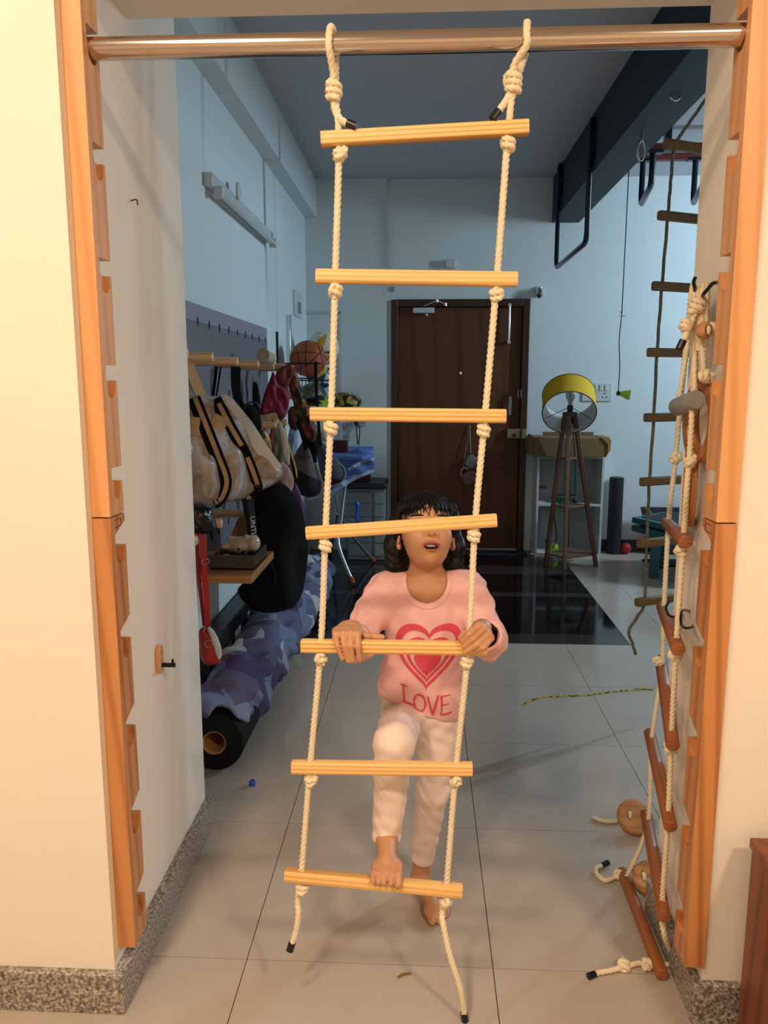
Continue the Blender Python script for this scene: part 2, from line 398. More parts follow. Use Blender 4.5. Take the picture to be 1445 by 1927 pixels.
# ------------------------------------------------------------------ solid modelling on a grid (for bodies, cloth, bags)
class Field:
    def __init__(s, lo, hi, h):
        s.lo = np.array(lo, np.float32); s.h = h; s.n = np.ceil((np.array(hi) - np.array(lo)) / h).astype(int) + 1
        s.ax = [s.lo[i] + h * np.arange(s.n[i], dtype=np.float32) for i in range(3)]
        s.d = np.full(s.n, 9.0, np.float32)
    def sl(s, lo, hi):
        out = []
        for i in range(3):
            a = int(max(0, math.floor((lo[i] - s.lo[i]) / s.h))); b = int(min(s.n[i], math.ceil((hi[i] - s.lo[i]) / s.h) + 1)); out.append(slice(a, max(a, b)))
        return tuple(out)
    def grid(s, sl): return np.meshgrid(s.ax[0][sl[0]], s.ax[1][sl[1]], s.ax[2][sl[2]], indexing='ij', sparse=True)
    def smin(s, sl, d, k):
        a = s.d[sl]
        if k <= 0: s.d[sl] = np.minimum(a, d); return
        h = np.maximum(k - np.abs(a - d), 0) / k; s.d[sl] = np.minimum(a, d) - h * h * k * .25
    def smax(s, sl, d, k):
        a = s.d[sl]
        if k <= 0: s.d[sl] = np.maximum(a, d); return
        h = np.maximum(k - np.abs(a - d), 0) / k; s.d[sl] = np.maximum(a, d) + h * h * k * .25
    def cap(s, a, b, ra, rb=None, k=.01, sub=False, sq=(1, 1, 1)):
        rb = ra if rb is None else rb; a = np.array(a, float); b = np.array(b, float); m = max(ra, rb) + k + 3 * s.h + .03
        sl = s.sl(np.minimum(a, b) - m, np.maximum(a, b) + m); X, Y, Z = s.grid(sl)
        if X.size == 0 or Y.size == 0 or Z.size == 0: return
        ab = b - a; L2 = max(float(ab @ ab), 1e-12)
        t = np.clip(((X - a[0]) * ab[0] + (Y - a[1]) * ab[1] + (Z - a[2]) * ab[2]) / L2, 0, 1)
        d = np.sqrt((X - a[0] - t * ab[0]) ** 2 + (Y - a[1] - t * ab[1]) ** 2 + (Z - a[2] - t * ab[2]) ** 2) - (ra + (rb - ra) * t)
        if sub: s.smax(sl, -d, k)
        else: s.smin(sl, d, k)
    def chain(s, pts, rs, k=.01, sub=False):
        for i in range(len(pts) - 1): s.cap(pts[i], pts[i + 1], rs[i], rs[i + 1], k, sub)
    def ell(s, c, r, k=.01, R=None, sub=False):
        c = np.array(c, float); r = np.array(r, float); m = r.max() + k + 3 * s.h + .03
        sl = s.sl(c - m, c + m); X, Y, Z = s.grid(sl)
        if X.size == 0 or Y.size == 0 or Z.size == 0: return
        x, y, z = X - c[0], Y - c[1], Z - c[2]
        if R is not None:
            A = np.array(R)   # rows: local axes
            x, y, z = (A[0, 0] * x + A[0, 1] * y + A[0, 2] * z, A[1, 0] * x + A[1, 1] * y + A[1, 2] * z, A[2, 0] * x + A[2, 1] * y + A[2, 2] * z)
        k0 = np.sqrt((x / r[0]) ** 2 + (y / r[1]) ** 2 + (z / r[2]) ** 2); k1 = np.sqrt((x / r[0] ** 2) ** 2 + (y / r[1] ** 2) ** 2 + (z / r[2] ** 2) ** 2) + 1e-9
        d = k0 * (k0 - 1) / k1
        if sub: s.smax(sl, -d, k)
        else: s.smin(sl, d, k)
    def full(s): return np.meshgrid(*s.ax, indexing='ij', sparse=True)
    def cut(s, p, n):
        """keep the side that n points away from"""
        n = np.array(n, float); n /= np.linalg.norm(n); X, Y, Z = s.full()
        s.d = np.maximum(s.d, ((X - p[0]) * n[0] + (Y - p[1]) * n[1] + (Z - p[2]) * n[2]).astype(np.float32))
    def tris(s):
        d = s.d; S = d < 0; nx, ny, nz = d.shape
        cnt = np.zeros((nx - 1, ny - 1, nz - 1), np.int8)
        for i in (0, 1):
            for j in (0, 1):
                for k in (0, 1): cnt += S[i:nx - 1 + i, j:ny - 1 + j, k:nz - 1 + k]
        act = (cnt > 0) & (cnt < 8); idx = np.full(act.shape, -1, np.int64); C = np.argwhere(act); idx[act] = np.arange(len(C))
        acc = np.zeros((len(C), 3)); num = np.zeros(len(C))
        corners = [(i, j, k) for i in (0, 1) for j in (0, 1) for k in (0, 1)]
        for a in corners:
            for ax in range(3):
                if a[ax] == 1: continue
                b = list(a); b[ax] = 1
                da = d[C[:, 0] + a[0], C[:, 1] + a[1], C[:, 2] + a[2]]; db = d[C[:, 0] + b[0], C[:, 1] + b[1], C[:, 2] + b[2]]
                x = (da < 0) != (db < 0); t = np.where(x, da / np.where(x, da - db, 1), 0)
                p = np.array(a, float)[None] + np.zeros((len(C), 3)); p[:, ax] += t
                acc[x] += p[x]; num[x] += 1
        V = s.lo + s.h * (C + acc / num[:, None])
        F = []
        for ax in range(3):
            u, v = [(1, 2), (2, 0), (0, 1)][ax]
            sa = [slice(None)] * 3; sb = [slice(None)] * 3; sa[ax] = slice(0, -1); sb[ax] = slice(1, None)
            x = S[tuple(sa)] != S[tuple(sb)]; E = np.argwhere(x)
            ok = (E[:, u] > 0) & (E[:, v] > 0) & (E[:, u] < d.shape[u] - 1) & (E[:, v] < d.shape[v] - 1); E = E[ok]
            fl = S[E[:, 0], E[:, 1], E[:, 2]]
            def cell(du, dv):
                q = E.copy(); q[:, u] -= du; q[:, v] -= dv; return idx[q[:, 0], q[:, 1], q[:, 2]]
            q = np.stack([cell(1, 1), cell(0, 1), cell(0, 0), cell(1, 0)], 1)
            q[~fl] = q[~fl][:, ::-1]; F.append(q)
        return V, np.concatenate(F)
    def mesh(s, name, mats, smooth=0, xf=None, pick=None):
        V, F = s.tris()
        for _ in range(smooth): V = relax(V, F)
        if xf is not None: V = xf(V)
        me = bpy.data.meshes.new(name); me.from_pydata(V.tolist(), [], F.tolist())
        for m in (mats if isinstance(mats, (list, tuple)) else [mats]): me.materials.append(M(m))
        if pick is not None:
            me.polygons.foreach_set('material_index', np.asarray(pick(V[F].mean(1)), np.int32))
        me.polygons.foreach_set('use_smooth', [True] * len(me.polygons)); me.update(); return me
def relax(V, F):
    n = len(V); acc = np.zeros((n, 3)); c = np.zeros(n)
    for i in range(4):
        a, b = F[:, i], F[:, (i + 1) % 4]
        for q in range(3):
            acc[:, q] += np.bincount(a, V[b, q], n) + np.bincount(b, V[a, q], n)
        c += np.bincount(a, minlength=n) + np.bincount(b, minlength=n)
    return V * .4 + .6 * acc / np.maximum(c, 1)[:, None]
def polydist(U, W, poly):
    """signed distance to a 2D polygon (negative inside)"""
    p = np.array(poly, float); n = len(p); d = np.full(np.broadcast(U, W).shape, 1e9); ins = np.zeros(d.shape, bool)
    for i in range(n):
        a, b = p[i], p[(i + 1) % n]; e = b - a; L = max(e @ e, 1e-12)
        t = np.clip(((U - a[0]) * e[0] + (W - a[1]) * e[1]) / L, 0, 1)
        d = np.minimum(d, (U - a[0] - t * e[0]) ** 2 + (W - a[1] - t * e[1]) ** 2)
        c = ((a[1] > W) != (b[1] > W)); dv = b[1] - a[1]; dv = dv if abs(dv) > 1e-12 else 1e-12
        xi = (b[0] - a[0]) * (W - a[1]) / dv + a[0]
        ins ^= c & (U < xi)
    d = np.sqrt(d); return np.where(ins, -d, d)
def smooth_poly(pts, it=2):
    for _ in range(it):
        o = []
        for i in range(len(pts)):
            a, b = pts[i], pts[(i + 1) % len(pts)]
            o += [tuple(.75 * x + .25 * y for x, y in zip(a, b)), tuple(.25 * x + .75 * y for x, y in zip(a, b))]
        pts = o
    return pts
class Plane3:
    """an upright (or tilted) plane given by a point and two directions"""
    def __init__(s, p, u, v): s.p = Vector(p); s.u = Vector(u).normalized(); v = Vector(v); s.v = (v - s.u * v.dot(s.u)).normalized(); s.n = s.u.cross(s.v)
    def hit(s, px, py):
        r = sight(px, py); t = (s.p - EYE).dot(s.n) / r.dot(s.n); q = EYE + r * t - s.p; return (q.dot(s.u), q.dot(s.v))
    def pt(s, a, b, c=0): return s.p + s.u * a + s.v * b + s.n * c
def facing(y, x=0, z=1, turn=0): # plane at depth y turned about Z
    return Plane3((x, y, z), (math.cos(turn), math.sin(turn), 0), (0, 0, 1))
def inflate(name, px, plane, thick, mats, parent=None, s=None, h=.006, fold=0, ff=60, seed=0, rnd=2, flat=.0, pick=None, fdir=(1, .3), bulge=None):
    """a soft body with the given outline in `plane` and real thickness; returns (object)"""
    rs = random.Random(seed); poly = [plane.hit(*p) for p in px]
    if rnd: poly = smooth_poly(poly, rnd)
    us = [p[0] for p in poly]; vs = [p[1] for p in poly]; m = 4 * h + fold * 2
    s = s or thick * 1.2
    F = Field((min(us) - m, min(vs) - m, -thick - m), (max(us) + m, max(vs) + m, thick + m), h)
    U, W = np.meshgrid(F.ax[0], F.ax[1], indexing='ij'); d2 = polydist(U, W, poly)
    q = np.clip(-d2 / s, 0, 1); hh = thick * (flat + (1 - flat) * np.sqrt(np.clip(1 - (1 - q) ** 2, 0, 1)))
    off = np.zeros_like(hh)
    if fold:
        for i in range(5):
            a = math.atan2(fdir[1], fdir[0]) + rs.uniform(-.5, .5); f = ff * rs.uniform(.6, 1.6); ph = rs.uniform(0, 6)
            wv = np.sin((U * math.cos(a) + W * math.sin(a)) * f + ph + 1.2 * np.sin(W * ff * .35 + i) + .8 * np.sin(U * ff * .2 + 2 * i)); off += fold / 2.5 * wv * np.clip(-d2 / .03, 0, 1)
    Z = F.ax[2][None, None, :]
    dz = np.abs(Z - .35 * off[:, :, None]) - np.maximum(hh + .5 * off, .15 * thick)[:, :, None]
    F.d = np.maximum(dz, d2[:, :, None]).astype(np.float32)
    up = np.array(plane.u); vp = np.array(plane.v); np_ = np.array(plane.n); p0 = np.array(plane.p)
    def xf(V): return p0 + V[:, :1] * up + V[:, 1:2] * vp + V[:, 2:3] * np_
    me = F.mesh(name, mats, 1, xf, pick)
    return mesh_obj(name, me, parent)
def lettering(name, text, size, plane_origin, u, v, mat, parent, extr=.0006):
    c = bpy.data.curves.new(name, 'FONT'); c.body = text; c.size = size; c.extrude = extr; c.align_x = 'CENTER'; c.align_y = 'CENTER'; c.resolution_u = 3
    o = bpy.data.objects.new(name + '_curve', c); COL.objects.link(o); bpy.context.view_layer.update()
    me = bpy.data.meshes.new_from_object(o.evaluated_get(bpy.context.evaluated_depsgraph_get())); COL.objects.unlink(o); bpy.data.objects.remove(o); bpy.data.curves.remove(c)
    u = Vector(u).normalized(); v = Vector(v).normalized(); n = u.cross(v)
    mt = Matrix(((u.x, v.x, n.x, plane_origin[0]), (u.y, v.y, n.y, plane_origin[1]), (u.z, v.z, n.z, plane_origin[2]), (0, 0, 0, 1)))
    me.transform(mt); me.materials.clear(); me.materials.append(M(mat)); me.name = name
    return mesh_obj(name, me, parent)

# ================================================================== the setting
XL, YB, ZC = -0.95, 6.5, 2.98           # left wall, back wall, ceiling
JL, JR = -0.679, 0.623                  # the two jambs of the opening
XR = 4.0
fl = struct(MB().box((-2.2, -2.2, -.10), (XR, YB, -.006)), 'floor', 'grout')
INL = (XL, 4.09, 1.13, 6.40)            # dark granite inlay in front of the door
def tile_mesh(cache={}):
    def get(w, d, mat):
        k = (round(w, 4), round(d, 4), mat)
        if k not in cache: cache[k] = MB().box((-w / 2, -d / 2, -.006), (w / 2, d / 2, 0)).mesh('floor_tile', mat)
        return cache[k]
    return get
tile_mesh = tile_mesh()
def put_tile(x0, y0, x1, y1, mat='tile', name='floor_tile', g=.0011):
    inst(tile_mesh(x1 - x0 - 2 * g, y1 - y0 - 2 * g, mat), name, fl, ((x0 + x1) / 2, (y0 + y1) / 2, 0))
xs = [-.42 + .6 * k for k in range(-3, 8)]; ys = [1.69 + .6 * k for k in range(-7, 9)]
for i in range(len(xs) - 1):
    for j in range(len(ys) - 1):
        x0, x1, y0, y1 = xs[i], min(xs[i + 1], XR), ys[j], min(ys[j + 1], YB)
        y0 = max(y0, -2.2); x0 = max(x0, -2.2)
        if y0 >= 2.2 and x1 <= XL: continue
        if y1 - y0 < .02 or x1 - x0 < .02: continue
        if y0 >= INL[1] - .01 and x0 < INL[2]:
            if x1 <= INL[2]: continue
            x0 = INL[2]
        put_tile(x0, y0, x1, y1)
rows = [(4.09, 4.26, 'brown_granite'), (4.26, 5.04, 'black_granite'), (5.04, 5.15, 'brown_granite'), (5.15, 5.65, 'black_granite'), (5.65, 5.92, 'brown_granite'), (5.92, 6.5, 'black_granite')]
for y0, y1, m in rows: put_tile(XL, y0, INL[2], y1, m, 'granite_slab', .0008)

wl = MB().box((-2.3, 1.525, 0), (JL, 2.26, ZC)); struct(wl, 'wall_front_left', 'wall_warm')
struct(MB().box((JR, 1.56, 0), (XR, 1.90, ZC)), 'wall_front_right', 'wall_warm')
struct(MB().box((JL, 1.53, 2.21), (JR, 1.90, ZC)), 'trim_lintel', 'wall_warm')
struct(MB().box((XL - .15, 2.26, 0), (XL, YB, ZC)), 'wall_left', 'wall_cool')
struct(MB().box((-2.3, -2.3, 0), (-2.2, 1.525, ZC)), 'wall_front_side_left', 'wall_warm')
struct(MB().box((2.4, -2.3, 0), (2.5, 1.56, ZC)), 'wall_front_side_right', 'wall_warm')
struct(MB().box((-2.3, -2.35, 0), (2.5, -2.25, ZC)), 'wall_front_behind', 'wall_warm')
DX0, DX1, DZ = -.262, .852, 2.055       # door opening
bw = MB().box((XL - .15, YB, 0), (DX0, YB + .18, ZC)).box((DX1, YB, 0), (XR, YB + .18, ZC)).box((DX0, YB, DZ), (DX1, YB + .18, ZC)).box((DX0 - .1, YB + .18, 0), (DX1 + .1, YB + .2, DZ + .1))
struct(bw, 'wall_back', 'wall_cool')
struct(MB().box((XL, YB - .035, 0), (-.298, YB, ZC)), 'trim_pilaster', 'wall_cool')
struct(MB().box((XR, 1.9, 0), (XR + .12, YB, ZC)), 'wall_right', 'wall_cool')
struct(MB().box((-2.3, -2.35, ZC), (XR + .12, YB + .2, ZC + .1)), 'ceiling', 'ceiling')
struct(MB().box((XL, 2.26, 2.69), (-.855, YB, ZC)), 'trim_beam_left', 'wall_cool')
struct(MB().box((1.005, 1.9, 2.64), (1.215, YB, ZC)), 'trim_beam_navy', 'beam_dark')
BZ = .098
struct(MB().box((-2.2, 1.507, 0), (-.655, 1.525, BZ)).box((JL, 1.525, 0), (-.655, 2.278, BZ)), 'baseboard_front_left', 'skirt_granite', bevel=.002)
struct(MB().box((.603, 1.542, 0), (2.4, 1.56, BZ)).box((.603, 1.56, 0), (JR, 1.918, BZ)), 'baseboard_front_right', 'skirt_granite', bevel=.002)
struct(MB().box((DX1 + .06, YB - .015, 0), (XR, YB, .10)), 'baseboard_back', 'skirt_dark')
struct(MB().box((XL, 2.28, 0), (XL + .015, YB - .04, .10)), 'baseboard_left', 'wall_warm')

# door
dr = thing('door_1', 'dark brown wooden entrance door with closer and bolts', 'door', ((DX0 + DX1) / 2, YB, 0)); dr['kind'] = 'structure'
del dr['category']
f = MB(); yf0, yf1 = YB - .03, YB + .10
f.box((DX0, yf0, 0), (DX0 + .055, yf1, DZ)).box((DX1 - .055, yf0, 0), (DX1, yf1, DZ)).box((DX0 + .055, yf0, DZ - .055), (DX1 - .055, yf1, DZ))
f.build('door_frame', 'door_frame', dr, .004)
lf = MB().box((DX0 + .058, YB + .01, .01), (DX1 - .058, YB + .05, DZ - .058)).build('door_leaf', 'door_wood', dr, .002)
def dpt(px, py, dy=-.01): return at_y(px, py, YB + dy)
cl = MB(); a = dpt(777, 585); b = dpt(817, 584); cl.box((a.x, YB - .05, a.z - .02), (b.x, YB + .01, a.z + .022)); cl.cyl((a.x + .11, YB - .02, a.z - .02), (a.x + .11, YB - .02, a.z - .04), .012)
cl = cl.build('door_closer', 'white_metal', dr, .004)
arm = MB(); p = dpt(798, 576, -.05); q = dpt(822, 566, -.06); r2 = dpt(838, 573, -.04); arm.bar(p, q, .02, .006).bar(q, r2, .02, .006).cyl(q + Vector((0, 0, -.012)), q + Vector((0, 0, .012)), .012).cyl(r2 + Vector((0, 0, -.012)), r2 + Vector((0, 0, .012)), .012)
arm.build('closer_arm', 'chrome', cl)
tb = MB(); a = dpt(959, 574, -.02); b = dpt(957, 644, -.02); tb.cyl(a + Vector((0, -.01, 0)), b + Vector((0, -.01, 0)), .010)
for z in (a.z, b.z): tb.cyl((a.x, YB + .01, z), (a.x, YB - .04, z), .014)
tb.build('tower_bolt', 'chrome', dr)
for (x, y0, y1) in ((747, 619, 646), (747, 795, 819)):
    a = dpt(x, y0); b = dpt(x, y1); MB().cyl((a.x, YB - .002, b.z), (a.x, YB - .002, a.z), .007).build('hinge', 'grey_metal', dr)
p = dpt(867, 702); MB().cyl((p.x, YB + .012, p.z), (p.x, YB + .002, p.z), .011).build('peephole', 'chrome', dr)
a = dpt(954, 807); b = dpt(979, 825); lk = MB().box((a.x, YB - .03, b.z), (b.x, YB + .01, a.z)).build('door_lock', 'lock_brass', dr, .004)
c = dpt(967, 819); MB().cyl((c.x, YB - .03, c.z), (c.x, YB - .042, c.z), .017).build('knob', 'black_plastic', lk)
a = dpt(981, 807); b = dpt(988, 826); MB().box((a.x, YB - .045, b.z), (b.x + .005, YB - .02, a.z)).build('lock_keep', 'lock_brass', dr, .003)
lt = MB(); a = dpt(977, 734); b = dpt(977, 748); lt.tube([(a.x - .012, YB + .005, a.z), (a.x - .012, YB - .035, a.z), (a.x + .012, YB - .035, a.z), (a.x + .012, YB - .035, b.z), (a.x - .012, YB - .035, b.z), (a.x - .012, YB - .035, a.z)], .005, 8); lt.build('door_latch', 'chrome', dr)
hd = MB(); a = dpt(960, 746); b = dpt(959, 776); hd.bar((a.x, YB - .02, a.z), (b.x, YB - .02, b.z), .022, .012, Vector((0, 1, 0))); hd.cyl((b.x, YB + .01, b.z - .01), (b.x, YB - .03, b.z - .01), .012); hd.build('door_handle', 'grey_metal', dr)

# fixtures that hold the lamps
for i, (o, lab) in enumerate(zip(LAMPS[:3], ('round white ceiling lamp on the left, far from the opening', 'round white ceiling lamp to the right, above the near room', 'added unseen ceiling lamp on the left, brightening the floor by the opening'))):
    o.location.z = 2.915
    c = o.location; t = thing('ceiling_lamp', lab, 'lamp', (c.x, c.y, 2.92), 'ceiling lamps of the near room')
    MB().lathe((c.x, c.y, ZC), [(.02, 0), (.20, 0), (.21, -.03), (.20, -.055), (.17, -.058), (.02, -.05)]).build('lamp_body', 'white_plastic', t)
    m = bpy.data.materials.get('lamp_glow')
    if m is None:
        m = plain('lamp_glow', '#fff0d8', .5); m.node_tree.nodes['Principled BSDF'].inputs['Emission Color'].default_value = (1, .75, .45, 1); m.node_tree.nodes['Principled BSDF'].inputs['Emission Strength'].default_value = 4
    MB().lathe((c.x, c.y, 2.93), [(.001, -.008), (.15, -.008), (.165, 0), (.001, .004)]).build('diffuser', m, t)
t = thing('tube_light', 'lit white tube light on the far right wall', 'light', (XR - .02, 5.25, 2.33))
MB().box((XR - .03, 4.6, 2.30), (XR, 5.9, 2.36)).build('batten', 'white_metal', t, .004)
m = plain('tube_glow', '#f4fbff', .5); m.node_tree.nodes['Principled BSDF'].inputs['Emission Color'].default_value = (.75, .9, 1, 1); m.node_tree.nodes['Principled BSDF'].inputs['Emission Strength'].default_value = 6
MB().cyl((XR - .045, 4.66, 2.33), (XR - .045, 5.84, 2.33), .013).build('tube', m, t)

# ================================================================== notched rails on the jambs
RF, RB, NB, P0, P1 = 1.55, 1.626, 1.570, 1.573, 1.6155
UP = [2.035, 1.824, 1.609, 1.400, 1.190]; UPH = .031
LO = [1.051, .842, .636, .427, .220]
def rail(name, side, z0, z1, notches, nh, cham, mat, label):
    xi, xo = (JL + .039, JL) if side < 0 else (JR - .042, JR)
    lay = .011
    def prof(pocket):
        P = [(RF, z0), (RF, z1), (RB, z1)]
        for nb in sorted(notches, reverse=True):
            nt = nb + nh
            if nt < z1 - .01: P += [(RB, nt + cham), (NB, nt)]
            else: P[-1] = (NB, z1)
            P += [(NB, nb)]
            if pocket:
                c = (P0 + P1) / 2; r = (P1 - P0) / 2; zc = nb - .014
                P += [(P0, nb)] + [(c - r * math.cos(PI * k / 10), zc - r * math.sin(PI * k / 10)) for k in range(11)] + [(P1, nb)]
            P += [(RB, nb)]
        P += [(RB, z0)]
        return P
    s = 1 if side < 0 else -1
    mb = MB()
    mb.prism([(0, y, z) for y, z in prof(False)], (xo, 0, 0), (xi - s * lay, 0, 0))
    mb.prism([(0, y, z) for y, z in prof(True)], (xi - s * lay, 0, 0), (xi, 0, 0))
    o = mb.build(name, mat, None, sharp=30); tag(o, label, 'climbing rail', 'notched rails on the jambs')
    if cham or True:
        zt = z1 - .0155
        mk = MB(); w2 = .016
        for (a, b) in (((-w2, -.008), (w2, -.008)), ((w2, -.008), (w2, .008)), ((w2, .008), (-w2, .008))):
            yc = (RF + RB) / 2
            mk.bar((xi + s * .0003, yc + a[0], zt + a[1]), (xi + s * .0003, yc + b[0], zt + b[1]), .0015, .0012, Vector((1, 0, 0)))
        e = mk.build('engraved_mark', 'cabinet_brown'); wl_ = e.location.copy(); e.parent = o; e.location = wl_ - o.location
    return o
rail('notched_rail', -1, 1.1225, 2.20, UP, UPH, 0, 'beech_pale', 'pale upper wooden rail with notches on the left jamb')
rail('notched_rail', -1, .135, 1.1195, LO, .030, .022, 'beech_dark', 'darker lower wooden rail with notches on the left jamb')
rail('notched_rail', 1, 1.1225, 2.20, UP, UPH, 0, 'beech_pale', 'pale upper wooden rail with notches on the right jamb')
rail('notched_rail', 1, .135, 1.1195, LO, .030, .022, 'beech_dark', 'darker lower wooden rail with notches on the right jamb')
BARY, BARZ, BARR = 1.594, 2.0275, .0205
tag(MB().cyl((JL + .029, BARY, BARZ), (JR - .032, BARY, BARZ), BARR, seg=40).build('pull_up_bar', 'steel', None, sharp=40), 'shiny steel bar across the top of the opening', 'bar')

# ================================================================== rope ladder in the opening
LY = 1.592
def rung_mesh(L, w, h, r, mat, n=24):
    mb = MB(); sec = []
    for cx, cz, a0 in ((w / 2 - r, h / 2 - r, 0), (-w / 2 + r, h / 2 - r, 90), (-w / 2 + r, -h / 2 + r, 180), (w / 2 - r, -h / 2 + r, 270)):
        for k in range(5): a = math.radians(a0 + 22.5 * k); sec.append((cx + r * math.cos(a), cz + r * math.sin(a)))
    xs_ = [-L / 2, -L / 2 + .0015] + [-L / 2 + L * k / n for k in range(1, n)] + [L / 2 - .0015, L / 2]
    m = len(sec); vs = []
    for i, x in enumerate(xs_):
        e = .94 if i in (0, len(xs_) - 1) else 1
        vs += [(x, p * e, q * e) for p, q in sec]
    fs = [(i * m + k, i * m + (k + 1) % m, (i + 1) * m + (k + 1) % m, (i + 1) * m + k) for i in range(len(xs_) - 1) for k in range(m)]
    fs += [tuple(range(m - 1, -1, -1)), tuple(range((len(xs_) - 1) * m, len(xs_) * m))]
    return mb._add(vs, fs).mesh('rung', mat, sharp=50)
def knot_mesh(R, wraps, rad, hgt, mat, name='knot', pitch=.03):
    pts = [(0, 0, hgt * .9)]
    n = int(wraps * 10)
    for i in range(n + 1):
        a = 2 * PI * i / 10; t = i / n
        pts.append((rad * math.cos(a), rad * math.sin(a), hgt * (.55 - 1.1 * t)))
    pts += [(rad * .5, -rad * .9, -hgt * .2), (rad * 1.05, -rad * .9, hgt * .5), (rad * .2, 0, hgt * .55), (0, 0, -hgt * .9)]
    return rope(MB(), pts, R, pitch=pitch, step=.004, seg=18).mesh(name, mat, sharp=80)
RUNG = rung_mesh(.396, .026, .0275, .006, 'pine')
KNOT = knot_mesh(.0064, 1.6, .0085, .016, 'rope')
KNOT_BIG = knot_mesh(.0066, 2.4, .0105, .026, 'rope', 'hitch_knot')
lad = thing('rope_ladder', 'rope ladder with seven yellow pine rungs hanging from the steel bar', 'rope ladder', (-.03, LY, .05))
rung_px = [((603, 263), (996, 240), LY), ((595, 520), (973, 526), LY), ((586, 779), (950, 783), LY), ((579, 1003), (932, 979), LY), ((569, 1215), (914, 1220), LY), ((548, 1443), (890, 1447), LY), ((533, 1645), (873, 1677), 1.575)]
RUNGS = []
for i, (a, b, y) in enumerate(rung_px):
    A, B = at_y(*a, y), at_y(*b, y); c = (A + B) / 2; ang = math.atan2(B.z - A.z, B.x - A.x); RUNGS.append((c, ang))
    inst(RUNG, 'rung', lad, c, (random.uniform(-.12, .12), -ang, 0))
def on_rung(i, px):
    c, ang = RUNGS[i]; p = at_y(px, 900, c.y)
    # point on the rung axis seen at column px
    lo = Vector((c.x - .2 * math.cos(ang), c.y, c.z - .2 * math.sin(ang))); hi = Vector((c.x + .2 * math.cos(ang), c.y, c.z + .2 * math.sin(ang)))
    best = min((k / 200 for k in range(201)), key=lambda t: abs(project(lo.lerp(hi, t))[0] - px)); return lo.lerp(hi, best)
def project(p):
    d = Vector(p) - EYE; c, s = math.cos(-YAW), math.sin(-YAW); x, y = d.x * c - d.y * s, d.x * s + d.y * c
    c, s = math.cos(PITCH), math.sin(PITCH); y, z = y * c - d.z * s, y * s + d.z * c
    return 722.5 + FOCAL_PX * x / y, 963.5 - FOCAL_PX * z / y
def ladder_rope(cols, bar_px, hitch_px, tail_px, end_px, knot_dx):
    rp = MB(); bx_ = at_y(*bar_px, BARY).x; rr = BARR + .0066
    hit = at_y(*hitch_px, LY)
    tail = [at_y(x, y, LY + dy) for x, y, dy in tail_px]
    loop = [hit + Vector((.003, .006, .0)), Vector((bx_ + .006, BARY + rr, BARZ - .01))]
    loop += [Vector((bx_ + .006 * (1 - k / 6), BARY + rr * math.cos(PI * k / 6), BARZ + rr * math.sin(PI * k / 6))) for k in range(7)]
    loop += [Vector((bx_, BARY - rr, BARZ - .02)), hit + Vector((0, -.004, .03)), hit]
    down = [on_rung(i, c) for i, c in enumerate(cols)]
    end = [at_y(x, y, LY - .004 + dy) for x, y, dy in end_px]
    pts = tail[::-1] + loop + down + end
    rope(rp, pts).build('rope', 'rope', lad, sharp=80)
    for a, b in ((tail[-1], tail[-2]), (end[-1], end[-2])):
        d = (a - b).normalized(); MB().cyl(a - d * .012, a + d * .008, .0082, seg=14).build('tape_tip', 'tape', lad)
    inst(KNOT_BIG, 'hitch_knot', lad, hit, (0, 0, random.uniform(0, 6)))
    for i, p in enumerate(down):
        q = p + Vector((knot_dx[i] * .002, -.002, -.0285)); inst(KNOT, 'knot', lad, q, (random.uniform(-.25, .25), random.uniform(-.25, .25), random.uniform(0, 6)))
ladder_rope([638, 631, 622, 612, 603, 583, 567], (622, 60), (628, 172), [(628, 190, 0), (632, 212, 0), (645, 228, -.006), (664, 236, -.01)],
            [(560, 1690, -.01), (561, 1722, -.02), (556, 1755, -.025), (547, 1783, -.03)], [1, 0, 0, 0, 0, 1, 1])
ladder_rope([957, 935, 912, 895, 880, 858, 840], (988, 52), (966, 157), [(960, 175, 0), (952, 190, 0), (942, 204, -.004), (931, 218, -.008)],
            [(832, 1715, -.012), (834, 1742, -.03), (847, 1800, -.05), (866, 1862, -.06), (874, 1915, -.06)], [0, 0, -1, -1, -1, 0, 0])

